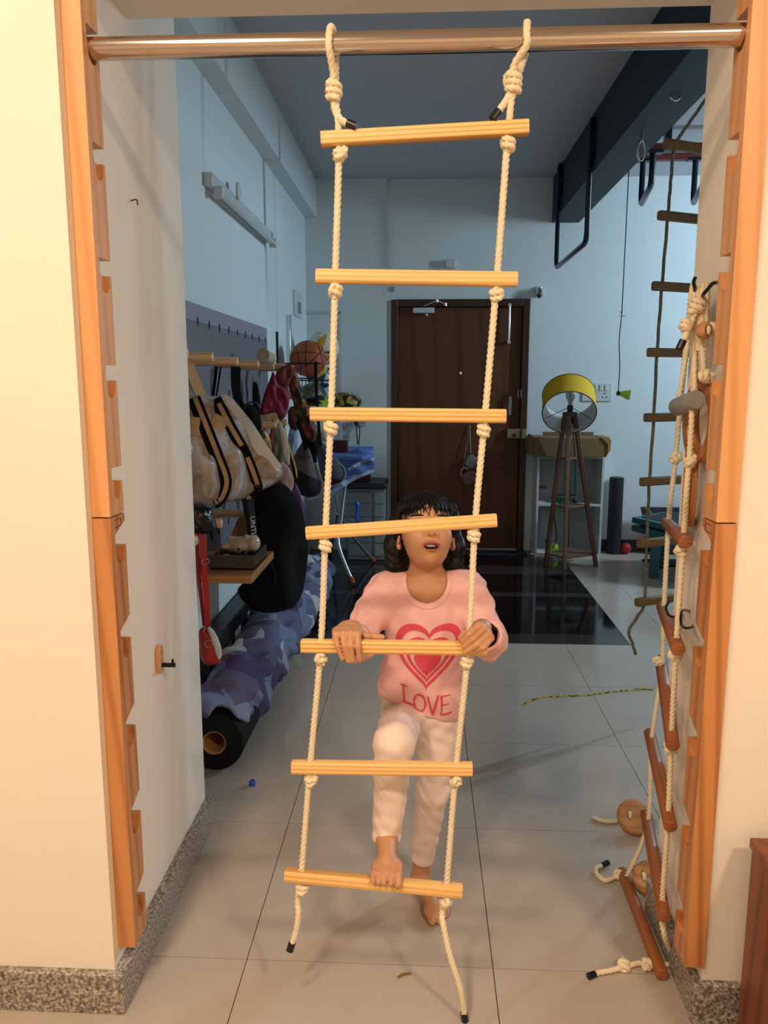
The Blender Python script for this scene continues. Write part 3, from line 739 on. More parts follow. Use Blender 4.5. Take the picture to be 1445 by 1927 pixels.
# ================================================================== the child on the ladder
def build_person():
    root = thing('person', 'child in pink heart shirt and cream trousers climbing the rope ladder', 'person', (0.0, 1.95, 0))
    V3 = lambda *a: np.array(a, float)
    # head frame: f looks ahead and up, r to the picture's right, u to the crown
    f = V3(.14, -.90, .40); f /= np.linalg.norm(f); r = np.cross(f, V3(.03, 0, 1)); r /= np.linalg.norm(r); u = np.cross(r, f)
    HC = V3(.010, 1.955, 1.018)
    H = lambda a, b, c: HC + r * a + f * b + u * c
    R = np.stack([r, f, u])
    h = .0022
    F = Field((-.24, 1.50, -.012), (.24, 2.12, 1.15), h)
    # ---- head
    F.ell(H(0, -.014, .026), (.0715, .086, .076), .0, R)
    F.ell(H(0, .020, -.030), (.0560, .060, .062), .022, R)
    F.ell(H(0, .042, -.060), (.0380, .036, .036), .020, R)          # jaw
    F.ell(H(0, .064, -.078), (.0170, .015, .014), .014, R)          # chin
    for s in (-1, 1):
        F.ell(H(s * .031, .048, -.022), (.025, .024, .026), .018, R)  # cheeks
        F.ell(H(s * .031, .060, .023), (.021, .012, .008), .012, R)   # brow
        F.ell(H(s * .030, .086, .006), (.017, .016, .011), .012, R, sub=True)  # eye socket
        # ear
        F.ell(H(s * .0705, -.010, -.012), (.007, .017, .028), .005, R)
        F.ell(H(s * .0755, -.006, -.008), (.005, .010, .017), .004, R, sub=True)
        F.ell(H(s * .0690, -.003, -.037), (.0065, .008, .009), .005, R)
    F.chain([H(0, .074, .012), H(0, .083, -.006), H(0, .091, -.020)], [.0065, .0075, .0095], .010)   # nose
    for s in (-1, 1):
        F.ell(H(s * .010, .080, -.022), (.0085, .0085, .0075), .006, R)
        F.ell(H(s * .0058, .087, -.0305), (.0036, .0046, .0050), .002, R, sub=True)      # nostril
    F.ell(H(0, .073, -.049), (.026, .014, .020), .012, R)           # muzzle
    F.chain([H(-.021, .074, -.0505), H(-.010, .0845, -.0440), H(0, .0855, -.0455), H(.010, .0845, -.0440), H(.021, .074, -.0505)], [.0028, .0042, .0038, .0042, .0028], .004)   # upper lip
    F.chain([H(-.019, .074, -.0535), H(-.009, .0815, -.0620), H(0, .0825, -.0635), H(.009, .0815, -.0620), H(.019, .074, -.0535)], [.0028, .0045, .0050, .0045, .0028], .004)   # lower lip
    F.ell(H(0, .081, -.0530), (.0175, .017, .0066), .0020, R, sub=True)  
    # ---- neck and trunk
    F.cap(H(0, -.012, -.045), V3(.012, 1.952, .885), .040, .043, .016)
    F.cap(V3(-.055, 1.945, .876), V3(.082, 1.945, .880), .036, .036, .03)
    F.ell(V3(.012, 1.940, .800), (.085, .052, .100), .03)
    F.ell(V3(.008, 1.937, .670), (.074, .048, .110), .03)
    F.ell(V3(.002, 1.937, .560), (.076, .050, .070), .03)
    # ---- arms (sleeves cover most)
    SL, EL, WL = V3(-.096, 1.945, .868), V3(-.158, 1.850, .758), V3(-.157, 1.672, .826)
    SR, ER, WR = V3(.122, 1.945, .872), V3(.166, 1.862, .765), V3(.138, 1.690, .838)
    for S, E_, W in ((SL, EL, WL), (SR, ER, WR)):
        F.cap(S, E_, .027, .022, .02); F.cap(E_, W, .022, .0190, .012)
    # ---- her right hand (picture left): fingers over the front of the fifth rung
    c5, a5 = RUNGS[4]
    def rz(x): return c5.z + (x - c5.x) * math.tan(a5)
    yy = c5.y
    x0 = -.158
    F.cap(WL, V3(-.157, 1.640, rz(x0) + .022), .0195, .021, .012)
    palm = [(-.182, .010), (-.166, .014), (-.150, .015), (-.135, .011)]
    tips = [(-.1665, -.020), (-.1535, -.025), (-.1440, -.0235), (-.1290, -.0215)]
    rad = [.0058, .0064, .0066, .0065]
    for (px_, up_), (tx, tz), rd in zip(palm, tips, rad):
        z = rz(px_)
        F.cap(V3(-.157 + (px_ + .157) * .55, 1.660, z + .020), V3(px_, yy + .020, z + .0235 + up_ * .3), .0135, .0095, .010)
        kn = V3(px_, yy - .004, z + .0265 + up_ * .25)
        pip = V3(px_ * .62 + tx * .38, yy - .0235, z + .009)
        tip = V3(tx, yy - .0215, rz(tx) + tz)
        F.cap(V3(px_, yy + .020, z + .0235 + up_ * .3), kn, .0092, rd + .0014, .006)
        F.cap(kn, pip, rd + .0012, rd + .0003, .0015); F.cap(pip, tip, rd + .0002, rd - .0008, .0012)
        F.cap(tip, tip + V3(0, .010, -.004), rd - .0008, rd - .0016, .001)
    # thumb along the back edge of the rung
    F.chain([V3(-.140, 1.652, rz(-.14) + .012), V3(-.118, yy + .026, rz(-.118) + .014), V3(-.100, yy + .020, rz(-.1) + .016), V3(-.083, yy + .015, rz(-.083) + .0165)], [.012, .0088, .0078, .0062], .006)
    # ---- her left hand (picture right): over rope and rung end, fingers slanting down to the left
    rx = .116
    F.cap(WR, V3(.134, 1.650, rz(.13) + .026), .0195, .020, .012)
    kns = [(.120, .050), (.130, .042), (.141, .030), (.148, .020)]       # knuckles (x, above rung axis)
    pips = [(.100, .0395), (.107, .0285), (.115, .0165), (.131, .0105)]
    tps = [(.087, .0225), (.091, .0120), (.0935, -.0010), (.1155, .0035)]
    for i, ((kx, kz), (mx, mz), (tx, tz), rd) in enumerate(zip(kns, pips, tps, (.0070, .0072, .0068, .0062))):
        K = V3(kx, yy - .004 + .004 * i, rz(kx) + kz); Pm = V3(mx, yy - .0255 - (.001 if i > 1 else 0), rz(mx) + mz); T = V3(tx, yy - .0215, rz(tx) + tz)
        F.cap(V3(.133, 1.648, rz(.13) + .030 - .006 * i), K, .0135, rd + .0022, .009)
        F.cap(K, Pm, rd + .0014, rd + .0004, .0014); F.cap(Pm, T, rd + .0003, rd - .0006, .0012); F.cap(T, T + V3(-.001, .009, -.002), rd - .0006, rd - .0014, .001)
    F.chain([V3(.126, 1.648, rz(.12) + .030), V3(.104, yy + .022, rz(.1) + .034), V3(.092, yy + .006, rz(.09) + .030), V3(.083, yy - .006, rz(.08) + .024)], [.012, .0090, .0078, .0066], .005)
    # ---- legs
    F.cap(V3(.046, 1.938, .525), V3(.034, 1.916, .330), .042, .030, .02); F.cap(V3(.034, 1.916, .330), V3(.006, 1.965, .085), .030, .0235, .015)
    KR = V3(-.060, 1.688, .575); AR = V3(-.078, 1.688, .330)
    F.cap(V3(-.046, 1.925, .535), KR, .042, .031, .02); F.cap(KR, AR, .030, .0255, .015)
    # ---- standing foot (her left), sole on the floor
    A = V3(.005, 1.968, .050); B = V3(.037, 1.862, .0165)
    F.cap(V3(.006, 1.965, .085), A, .0235, .026, .01)
    F.cap(A + V3(-.002, .022, -.028), A + V3(0, .004, -.022), .0205, .022, .012)              # heel
    F.cap(A + V3(0, -.004, -.008), B + V3(.002, .012, .004), .0250, .0170, .016)
    F.cap(A + V3(.004, .0, -.032), B + V3(.016, .010, -.003), .0170, .0135, .012)
    F.ell(B + V3(.006, .010, -.001), (.030, .030, .0135), .010)
    for i, (dx, dy, L, rd) in enumerate(((-.010, -.004, .024, .0098), (.009, -.002, .021, .0078), (.021, .006, .018, .0072), (.031, .015, .016, .0066), (.039, .025, .014, .0062))):
        p = B + V3(dx, dy, 0); p[2] = rd + .004
        q = p + V3(.008 - .002 * i, -L, 0); q[2] = rd
        F.cap(p + V3(0, .010, .002), p, rd + .001, rd + .0005, .008); F.cap(p, q, rd + .0003, rd - .0003, .0015)
    # ---- raised foot (her right) on the seventh rung
    c7, a7 = RUNGS[6]
    def r7(x): return c7.z + (x - c7.x) * math.tan(a7)
    y7 = c7.y; xb = -.072
    top = r7(xb) + .0138
    A = V3(-.077, 1.690, top + .040)
    F.cap(AR, A, .0255, .027, .01)
    F.cap(A + V3(0, .020, -.022), A + V3(0, .004, -.016), .0205, .0225, .012)
    F.cap(A + V3(0, -.006, -.006), V3(-.072, y7 + .034, top + .022), .0265, .0185, .016)
    F.ell(V3(-.072, y7 + .026, top + .0135), (.036, .032, .0145), .012)
    tx = [-.0465, -.0625, -.0760, -.0885, -.1005]; rd7 = [.0096, .0068, .0064, .0062, .0060]
    for i, (x, rd) in enumerate(zip(tx, rd7)):
        t7 = r7(x) + .0138; b0 = V3(x * .9 - .007, y7 + .020, t7 + rd + .005); m1 = V3(x, y7 - .004 - (.001 if i == 0 else 0), t7 + rd + .003 + (.003 if i else 0))
        e1 = V3(x + (.001 if i < 2 else -.001), y7 - .0195, t7 - (.002 if i == 0 else .001) + rd * .2 + (.004 * (i == 4)))
        F.cap(b0, m1, rd + .0015, rd + .0006, .004); F.cap(m1, e1, rd + .0003, rd - .0003, .0006)
    # body-wide tiny relief, then colour lips by their place
    lo_, hi_ = None, None
    def pick(C):
        q = C - HC; a, b, c = q @ r, q @ f, q @ u
        arcU = -.0455 + .0012 * np.cos(a * 300) - 14 * a * a; arcL = -.0622 + 24 * a * a
        lip = (np.abs(a) < .0225) & (b > .066) & (c < -.0405 - 10 * a * a) & (c > -.0680 + 26 * a * a)
        ins = (np.abs(a) < .0165) & (b < .0765) & (b > .05) & (c < -.046) & (c > -.060)
        return np.where(ins, 2, np.where(lip, 1, 0))
    me = F.mesh('body', ['skin', 'lips', 'mouth_dark'], 1, None, pick)
    body = mesh_obj('body', me, root); body['label'] = 'brown skin of face, neck, hands and bare feet'
    # nails
    nl = MB()
    for (x, rd) in zip(tx, rd7):
        nl.ball(V3(x, y7 - .0195 - rd + .0016, r7(x) + .0138 + rd * .2 + .001), (rd * .62, .0014, rd * .62), 10)
    nl.build('toenails', 'nail', root)
    # teeth
    tm = MB()
    for i in range(-3, 4):
        a = i * .0047; tm.ball(H(a, .0755 - 14 * a * a * 1.2, -.0492 + abs(i) * .0004), (.0026, .0028, .0040), 10)
    tm.build('teeth', 'teeth', root)
    # eyes: closed to a squint behind the rung
    for s in (-1, 1):
        e = MB().ball(H(s * .030, .062, .006), .0115, 20).build('eye', 'eye_white', root)
        q = V3(*H(s * .030, .062, .006)) + f * .0070 + u * .002
        MB().ball(q, .0052, 14).build('iris', 'eye_iris', e)
        MB().tube([H(s * (.030 + d), .0735 - 8 * d * d, .0125 - 10 * d * d) for d in (-.015, -.008, 0, .008, .015)], [.001, .0017, .0019, .0017, .001], 8).build('eyelid', 'skin', e)
        br = MB(); br.tube([H(s * (.030 + d), .0735 - 12 * d * d, .0285 - 9 * d * d) for d in (-.018, -.009, 0, .010, .019)], [.001, .0022, .0026, .0022, .0008], 8); br.build('eyebrow', 'hair', root)

    # ---- hair
    G = Field(HC - .19, HC + .17, .0025)
    G.ell(H(0, -.020, .034), (.0815, .0900, .0800), 0, R)
    for s in (-1, 1):
        G.chain([H(s * .070, -.030, .025), H(s * .080, -.028, -.030), H(s * .078, -.040, -.075), H(s * .062, -.050, -.105)], [.024, .0215, .020, .010], .02)
        G.chain([H(s * .062, .026, .062), H(s * .0755, .022, .028), H(s * .079, .006, -.008)], [.014, .0105, .006], .012)
    G.ell(H(0, -.060, -.030), (.070, .045, .080), .03, R)
    X, Y, Z = G.full()
    a = (X - HC[0]) * r[0] + (Y - HC[1]) * r[1] + (Z - HC[2]) * r[2]; b = (X - HC[0]) * f[0] + (Y - HC[1]) * f[1] + (Z - HC[2]) * f[2]; c = (X - HC[0]) * u[0] + (Y - HC[1]) * u[1] + (Z - HC[2]) * u[2]
    # open the face: forehead line with an uneven fringe
    line = .046 + .006 * np.sin(a * 95 + 1) + .004 * np.sin(a * 210) - 2.2 * a * a
    face = np.maximum(np.maximum(c - line, .018 - b), np.abs(a) - .0665)
    G.d = np.maximum(G.d, -face.astype(np.float32))
    ang = np.arctan2(a, b + .02); G.d = G.d + (.0013 * np.sin(ang * 46 + 6 * np.sin(c * 40)) + .0009 * np.sin(ang * 90 + c * 60)).astype(np.float32)
    hm = mesh_obj('hair', G.mesh('hair', 'hair', 1), root); hm['label'] = 'short black hair with a wispy fringe'
    rs = random.Random(3); st = MB()
    for i in range(46):       # fringe strands
        a0 = rs.uniform(-.058, .060); ln = rs.uniform(.018, .042) * (1.25 if abs(a0) > .035 else 1); dx = rs.uniform(-.012, .012)
        if -.002 < a0 < .012: ln *= .6
        top = .060 - 3.0 * a0 * a0
        bb = lambda aa, cc: .0705 - 6.5 * aa * aa - 6 * max(cc - .03, 0) ** 2 * 3
        pts = [H(a0 + dx * t + .004 * math.sin(t * 3 + i), bb(a0 + dx * t, top - ln * t) + .003 + .004 * t * (1 - t), top - ln * t) for t in (0, .3, .6, 1)]
        st.tube(spline(pts, .006), [.0019 * (1 - .75 * k / (len(spline(pts, .006)) - 1)) for k in range(len(spline(pts, .006)))], 6)
    for i in range(60):       # loose side and back locks
        s = rs.choice((-1, 1)); b0 = rs.uniform(-.075, .012); c0 = rs.uniform(-.05, .02); ln = rs.uniform(.03, .065)
        w = .080 - 4.5 * (b0 + .025) ** 2 * 4
        pts = [H(s * (w + .003 * math.sin(i + 3 * t) + .006 * t), b0 + .010 * math.sin(i * 2 + t * 2) - .012 * t, c0 - ln * t) for t in (0, .35, .7, 1)]
        P = spline(pts, .008); st.tube(P, [  .0017 * (1 - .8 * k / (len(P) - 1)) for k in range(len(P))], 6)
    st.build('hair_strands', 'hair', root)

    # ---- shirt: a shell with open neck, cuffs and hem
    S_ = Field((-.25, 1.60, .50), (.25, 2.06, .96), .0026)
    S_.cap(V3(-.062, 1.945, .872), V3(.088, 1.945, .876), .045, .045, .0)
    S_.ell(V3(.012, 1.936, .800), (.106, .075, .118), .03)
    S_.ell(V3(.006, 1.930, .680), (.100, .074, .125), .04)
    S_.ell(V3(.008, 1.925, .590), (.106, .078, .105), .04)
    S_.cap(V3(-.070, 1.868, .640), V3(-.050, 1.93, .640), .038, .045, .04)
    for S, E_, W, cuff in ((SL, EL, WL, .0430), (SR, ER, WR, .0430)):
        S_.cap(S, E_, .046, .042, .03); S_.cap(E_, E_ + (W - E_) * .55, .042, .0405, .02); S_.cap(E_ + (W - E_) * .55, W + (W - E_) * .04, .0405, cuff, .01)
    X, Y, Z = S_.full()
    fo = .0021 * np.sin(X * 70 + Z * 25 + 2.2 * np.sin(Z * 18) + 1.5 * np.sin(Y * 30)) + .0016 * np.sin(X * 120 - Z * 80 + 2 * np.sin(Z * 30 + X * 12)) + .0016 * np.sin(Z * 110 + X * 90 + Y * 60)
    arm = np.clip((np.abs(X - .012) - .09) / .03, 0, 1)
    fo = .55 * fo * (1 + arm * .5) + arm * .0024 * np.sin((Z * .6 - Y * .9 + X * .3) * 150 + 2 * np.sin(Z * 60)) + (1 - arm) * .0022 * np.sin((X * .8 + Z * .55) * 75 + 1.4) * np.clip((.72 - Z) / .1, 0, 1)
    S_.d = S_.d + fo.astype(np.float32)
    shell = np.maximum(S_.d, -(S_.d + .0085))
    # hem: rises to the picture's left over the lifted thigh
    hem = (.548 + .42 * np.clip(.055 - X, -.05, .2) * .95 + .05 * np.clip(1.93 - Y, 0, .1)) - Z
    shell = np.maximum(shell, hem)
    # neckline: an oval funnel
    nk = np.sqrt(((X - .013) / .051) ** 2 + ((Z - .905 - .25 * np.clip(Y - 1.93, 0, .1)) / .049) ** 2) - 1
    neck = np.maximum(nk * .06, Y - 1.965); nb_ = np.sqrt(((X - .013) / .049) ** 2 + ((Y - 1.95) / .05) ** 2) * .05 - .05
    shell = np.maximum(shell, -np.minimum(neck, np.maximum(nb_, .86 - Z)))
    for E_, W in ((EL, WL), (ER, WR)):
        d = W - E_; d /= np.linalg.norm(d); p = W - d * .006
        pl = (X - p[0]) * d[0] + (Y - p[1]) * d[1] + (Z - p[2]) * d[2]; near = np.sqrt((X - W[0]) ** 2 + (Y - W[1]) ** 2 + (Z - W[2]) ** 2) - .075
        shell = np.maximum(shell, -np.maximum(-pl, near))
    S_.d = shell.astype(np.float32)
    sm = S_.mesh('shirt', 'shirt', 1); bv = BVHTree.FromPolygons([v.co.copy() for v in sm.vertices], [tuple(p.vertices) for p in sm.polygons])
    shirt = mesh_obj('shirt', sm, root); shirt['label'] = 'long-sleeved pink shirt with heart print'
    # print, laid on the cloth
    def inside_print():
        cells = []
        def heart(x, z, s):   # >0 inside a heart of half-width s, tip down
            X_, Z_ = x / s, z / s
            return 1 - (X_ ** 2 + (1.18 * Z_ - .78 * np.sqrt(np.abs(X_) + 1e-6)) ** 2)
        return heart
    heart = inside_print()
    def lay(name, test, x0, x1, z0, z1, step, mat='print', off=.0011):
        xs_ = np.arange(x0, x1, step); zs_ = np.arange(z0, z1, step); vid = {}; vs = []; fs = []
        GX, GZ = np.meshgrid(xs_ + step / 2, zs_ + step / 2, indexing='ij'); ok = test(GX, GZ)
        def vert(i, j):
            if (i, j) in vid: return vid[(i, j)]
            hit = bv.ray_cast(Vector((x0 + i * step, 1.70, z0 + j * step)), Vector((0, 1, 0)))
            vid[(i, j)] = None if hit[0] is None else len(vs)
            if hit[0] is not None: vs.append(hit[0] + Vector((0, -off, 0)))
            return vid[(i, j)]
        for i, j in np.argwhere(ok):
            q = [vert(i, j), vert(i + 1, j), vert(i + 1, j + 1), vert(i, j + 1)]
            if None in q: continue
            ys_ = [vs[k].y for k in q]
            if max(ys_) - min(ys_) > .012: continue
            fs.append(tuple(q))
        me = bpy.data.meshes.new(name); me.from_pydata(vs, [], fs); me.materials.append(M(mat)); me.polygons.foreach_set('use_smooth', [True] * len(fs))
        mesh_obj(name, me, shirt)
    hx, hz = .0165, .706
    hq = lambda x, z, s_, dz=0: heart(x - hx - .05 * (z - hz), z - hz + dz, s_)
    lay('heart_outline', lambda x, z: (hq(x, z, .083) > 0) & (hq(x, z, .069) < 0), -.09, .13, .58, .84, .0012)
    lay('heart_outline', lambda x, z: (hq(x, z, .057, .002) > 0) & (hq(x, z, .046, .002) < 0), -.07, .11, .60, .80, .0012)
    lay('heart_print', lambda x, z: hq(x, z, .034, .006) > 0, -.05, .09, .63, .78, .0012)
    nq = lambda x, z, e: ((x - .013) / (.051 + e)) ** 2 + ((z - .905) / (.049 + e)) ** 2
    lay('neck_band', lambda x, z: (nq(x, z, .0005) > 1) & (nq(x, z, .0115) < 1) & (z < .908), -.06, .09, .83, .91, .0014, 'shirt', .0022)
    def strokes(segs, wdt):
        def t(x, z):
            out = np.zeros(x.shape, bool)
            for pl in segs:
                for (a, b) in zip(pl[:-1], pl[1:]):
                    ex, ez = b[0] - a[0], b[1] - a[1]; L = ex * ex + ez * ez + 1e-12; tt = np.clip(((x - a[0]) * ex + (z - a[1]) * ez) / L, 0, 1)
                    out |= (x - a[0] - tt * ex) ** 2 + (z - a[1] - tt * ez) ** 2 < (wdt * (.75 + .5 * (pl.index(a) % 2))) ** 2
            return out
        return t
    def letter(ch, x, z, wd, ht, sl=0):
        G_ = {'L': [[(0, 1), (.12, 0), (.9, .05)], [(-.2, 1), (.3, .98)]],
              'O': [[(.5 + .48 * math.sin(k * PI / 7), .5 - .5 * math.cos(k * PI / 7)) for k in range(15)]],
              'V': [[(0, 1), (.5, 0), (1, 1.02)], [(.0, .9), (.36, .1)]],
              'E': [[(.85, 1), (.0, 1), (.08, .5), (0, 0), (.95, .05)], [(.05, .52), (.7, .55)]]}[ch]
        return [[(x + p * wd, z + q * ht + sl * p * wd) for p, q in pl] for pl in G_]
    for ch, x, z, wd, ht, sl in (('L', -.043, .612, .026, .044, -.5), ('O', -.017, .588, .030, .044, -.25), ('V', .018, .574, .026, .050, -.05), ('E', .052, .572, .026, .050, .08)):
        lay('letter', strokes(letter(ch, x, z, wd, ht, sl), .0022), x - .02, x + wd + .02, z - .03, z + ht + .03, .0011)

    # ---- trousers: a shell with open hems
    T_ = Field((-.16, 1.58, .07), (.16, 2.06, .68), .0028)
    T_.ell(V3(.002, 1.930, .575), (.097, .072, .085), 0)
    HL = V3(.006, 1.965, .085)
    T_.cap(V3(.046, 1.932, .530), V3(.033, 1.912, .335), .058, .043, .03); T_.cap(V3(.033, 1.912, .335), HL + (V3(.033, 1.912, .335) - HL) * .05, .043, .0310, .015)
    T_.cap(V3(-.044, 1.915, .540), KR + V3(0, .01, 0), .058, .046, .03); T_.cap(KR, AR, .045, .0335, .015)
    X, Y, Z = T_.full()
    fo = .0016 * np.sin(Z * 95 + X * 60 + 2.5 * np.sin(X * 60 + Z * 15)) + .0014 * np.sin(Z * 60 - X * 110 + 2 * np.sin(Z * 35)) + .0011 * np.sin(Z * 170 + Y * 90 + X * 40)
    kn = np.exp(-((Z - .345) / .045) ** 2) * (X > -.005) + np.exp(-((Z - .50) / .04) ** 2) * .7
    fo = .6 * fo + .0016 * kn * np.sin(Z * 170 + X * 190 + 3 * np.sin(X * 70 + Z * 40)) * (.4 + .6 * np.sin(X * 55 + Z * 25))
    T_.d = T_.d + fo.astype(np.float32)
    sh = np.maximum(T_.d, -(T_.d + .0085)); sh = np.maximum(sh, Z - .655)
    dl = V3(.033, 1.912, .335) - HL; dl /= np.linalg.norm(dl); p = V3(.006, 1.963, .108)
    right = X > -.020 - .00 * Z
    sh = np.maximum(sh, np.where((X > -.032) & (Z < .42) & (Y > 1.80), -((X - p[0]) * dl[0] + (Y - p[1]) * dl[1] + (Z - p[2]) * dl[2]), -1))
    sh = np.maximum(sh, np.where((Y < 1.80) & (Z < .50), .338 - Z + .10 * (Y - 1.69), -1))
    T_.d = sh.astype(np.float32)
    tr = mesh_obj('trousers', T_.mesh('trousers', 'trousers', 1), root); tr['label'] = 'cream cotton trousers ending above the ankles'
    return root
PERSON = build_person()

# ================================================================== things hung on and lying by the right jamb
def rod_between(mesh, name, parent, a, b):
    d = (b - a); q = Vector((1, 0, 0)).rotation_difference(d.normalized()); return inst(mesh, name, parent, (a + b) / 2, q)
def round_rung(L, r, mat, seg=20):
    mb = MB(); pr = [(r * .55, 0), (r * .9, .0015), (r, .004), (r, L - .004), (r * .9, L - .0015), (r * .55, L), (.0001, L)]
    mb.lathe((-L / 2, 0, 0), [(.0001, 0)] + pr, (1, 0, 0), seg); return mb.mesh('rung', mat, sharp=40)
BR = round_rung(.40, .0155, 'rung_brown')
hl = thing('rope_ladder', 'rope ladder with brown stained round rungs, hung folded against the right jamb', 'rope ladder', (.56, 1.85, .0))
spec = [((1290, 1019), (1254, 984), 1.690), ((1276, 1222), (1246, 1142), 1.650), ((1266, 1404), (1243, 1240), 1.665), ((1262, 1557), (1222, 1378), 1.655), ((1250, 1727), (1215, 1530), 1.655)]
ends = []
for n_, f_, y in spec:
    A = at_y(*n_, y); B = reach(A, *f_, .40)
    if B.z < .02: B.z = .02
    d = (B - A).normalized(); B = A + d * .40; ends.append((A, B)); rod_between(BR, 'rung', hl, A, B)
A = at_z(1246, 1836, .0165); A.x = min(A.x, .585); B = at_z(1168, 1634, .0165); B = A + (B - A).normalized() * .40; ends.append((A, B)); rod_between(BR, 'rung', hl, A, B)
def on(i, t): return ends[i][0].lerp(ends[i][1], t)
fr = [at_y(1313, 545, 1.74), at_y(1309, 640, 1.72), at_y(1303, 760, 1.71), at_y(1298, 850, 1.705), at_y(1291, 930, 1.70)] + [on(i, .10) for i in range(5)]
fr += [at_y(1250, 1760, 1.68), at_y(1262, 1790, 1.72), at_z(1263, 1812, .008), at_z(1238, 1818, .008)]
rope(MB(), fr, .0066).build('rope', 'rope', hl, sharp=80)
bk = [at_y(1300, 560, 1.80), at_y(1290, 660, 1.86), at_y(1280, 760, 1.92), at_y(1271, 860, 1.97), at_y(1262, 940, 1.99)] + [on(i, .88) for i in range(5)] + [ends[5][0].lerp(ends[5][1], .9)]
rope(MB(), bk, .0066).build('rope', 'rope', hl, sharp=80)
t1 = [on(5, .9), at_z(1160, 1650, .012), at_z(1140, 1657, .008), at_z(1124, 1646, .008), at_z(1122, 1634, .010), at_z(1134, 1628, .012)]
rope(MB(), t1, .0068).build('rope', 'rope', hl, sharp=80)
d = (t1[-1] - t1[-2]).normalized(); MB().cyl(t1[-1] - d * .004, t1[-1] + d * .022, .0078, seg=12).build('tape_tip', 'tape', hl)
t2 = [on(5, .10), at_z(1224, 1816, .010), at_z(1205, 1812, .008), at_z(1180, 1818, .008), at_z(1150, 1826, .008), at_z(1124, 1831, .008), at_z(1108, 1837, .008)]
rope(MB(), t2, .0068).build('rope', 'rope', hl, sharp=80)
d = (t2[-1] - t2[-2]).normalized(); MB().cyl(t2[-1] - d * .018, t2[-1] + d * .002, .0078, seg=12).build('tape_tip', 'tape', hl)
for p in (at_y(1271, 862, 1.97), at_y(1298, 868, 1.705), on(0, .1) + Vector((0, 0, -.028)), on(1, .1) + Vector((0, 0, -.026)), on(2, .1) + Vector((0, 0, -.03)), at_y(1239, 1245, 2.0), at_z(1174, 1818, .012), at_z(1217, 1814, .012), at_z(1163, 1646, .014)):
    inst(KNOT, 'knot', hl, p, (random.uniform(-1, 1), random.uniform(-1, 1), random.uniform(0, 6)))

# gym rings, trapeze and rope bundle on the hooks
def oval_ring(name, c, ax_n, hgt, wid, tk, band, label, tilt=0):
    """a plywood ring: a band of rectangular section bent to an oval; ax_n is the axis of the hole"""
    n = Vector(ax_n).normalized(); up = Vector((0, 0, 1)); up = (up - n * up.dot(n)).normalized(); sd = n.cross(up); mb = MB(); N = 44
    vs = []
    for k in range(N):
        a = 2 * PI * k / N; ca, sa = math.cos(a), math.sin(a)
        pr = lambda R1, R2, o: Vector(c) + up * (R1 * ca) + sd * (R2 * sa) + n * o
        vs += [pr(hgt / 2, wid / 2, -tk / 2), pr(hgt / 2, wid / 2, tk / 2), pr(hgt / 2 - band, wid / 2 - band, tk / 2), pr(hgt / 2 - band, wid / 2 - band, -tk / 2)]
    fs = [(4 * k + i, 4 * k + (i + 1) % 4, 4 * ((k + 1) % N) + (i + 1) % 4, 4 * ((k + 1) % N) + i) for k in range(N) for i in range(4)]
    mb._add(vs, fs); return mb
g = 'gym rings on the right jamb'
c = at_y(1322, 792, 1.745); tag(oval_ring('r', c, (-1, -.06, 0), .185, .165, .028, .026, '').build('gym_ring', 'ply', None, .004), 'thick oval plywood ring hanging beside the grey trapeze bar', 'gym ring', g)
c = at_y(1298, 915, 1.79); tag(oval_ring('r', c, (-.955, .29, 0), .185, .165, .026, .026, '').build('gym_ring', 'ply', None, .004), 'thin edge-on plywood ring hanging behind the rope', 'gym ring', g)
tz = thing('trapeze_bar', 'short grey metal trapeze bar hanging from ropes on the right jamb', 'trapeze', at_y(1295, 760, 1.74))
A = at_y(1311, 752, 1.690); B = at_y(1276, 768, 1.690) + Vector((-.004, .10, 0)); B = reach(A, 1274, 766, .115)
MB().lathe(A, [(.0001, 0), (.019, 0), (.0205, .003), (.0205, (B - A).length - .003), (.019, (B - A).length), (.0001, (B - A).length)], (B - A), 22).build('bar', 'trapeze_grey', tz)
rope(MB(), [at_y(1307, 640, 1.715), at_y(1306, 700, 1.705), A.lerp(B, .12) + Vector((0, 0, .018))], .0062).build('rope', 'rope', tz, sharp=80)
rope(MB(), [at_y(1295, 640, 1.80), at_y(1285, 705, 1.79), A.lerp(B, .9) + Vector((0, 0, .018))], .0062).build('rope', 'rope', tz, sharp=80)
rb = thing('rope_bundle', 'bundle of looped cotton rope with black taped ends on a black hook', 'rope', at_y(1312, 600, 1.72))
for k, (x0, x1, y) in enumerate(((1306, 1308, 1.715), (1313, 1316, 1.705), (1320, 1322, 1.70), (1327, 1331, 1.70), (1302, 1300, 1.73))):
    rope(MB(), [at_y(x0, 648 + 12 * (k % 2), y), at_y(x0, 600, y), at_y((x0 + x1) / 2, 560, y), at_y(x0 + 2, 540, y + .006), at_y(x0 + 3, 547, y + .022), at_y(x0 + 3, 620, y + .022)], .0066).build('rope_loop', 'rope', rb, sharp=80)
p = at_y(1300, 610, 1.69); q = at_y(1284, 644, 1.685); rope(MB(), [at_y(1306, 592, 1.70), p, at_y(1292, 628, 1.685), q], .0068).build('rope_tail', 'rope', rb, sharp=80)
d = (q - p).normalized(); MB().cyl(q - d * .004, q + d * .016, .0080, seg=12).build('tape_tip', 'tape', rb)
inst(KNOT_BIG, 'hitch_knot', rb, at_y(1312, 575, 1.695), (.2, .1, 1)); inst(KNOT, 'knot', rb, at_y(1290, 613, 1.69), (.6, .3, 2)); inst(KNOT, 'knot', rb, at_y(1341, 620, 1.69), (.6, 1.2, 2))
rope(MB(), [at_y(1320, 640, 1.70), at_y(1323, 680, 1.70), at_y(1324, 708, 1.705)], .0066).build('rope_tail', 'rope', rb, sharp=80)
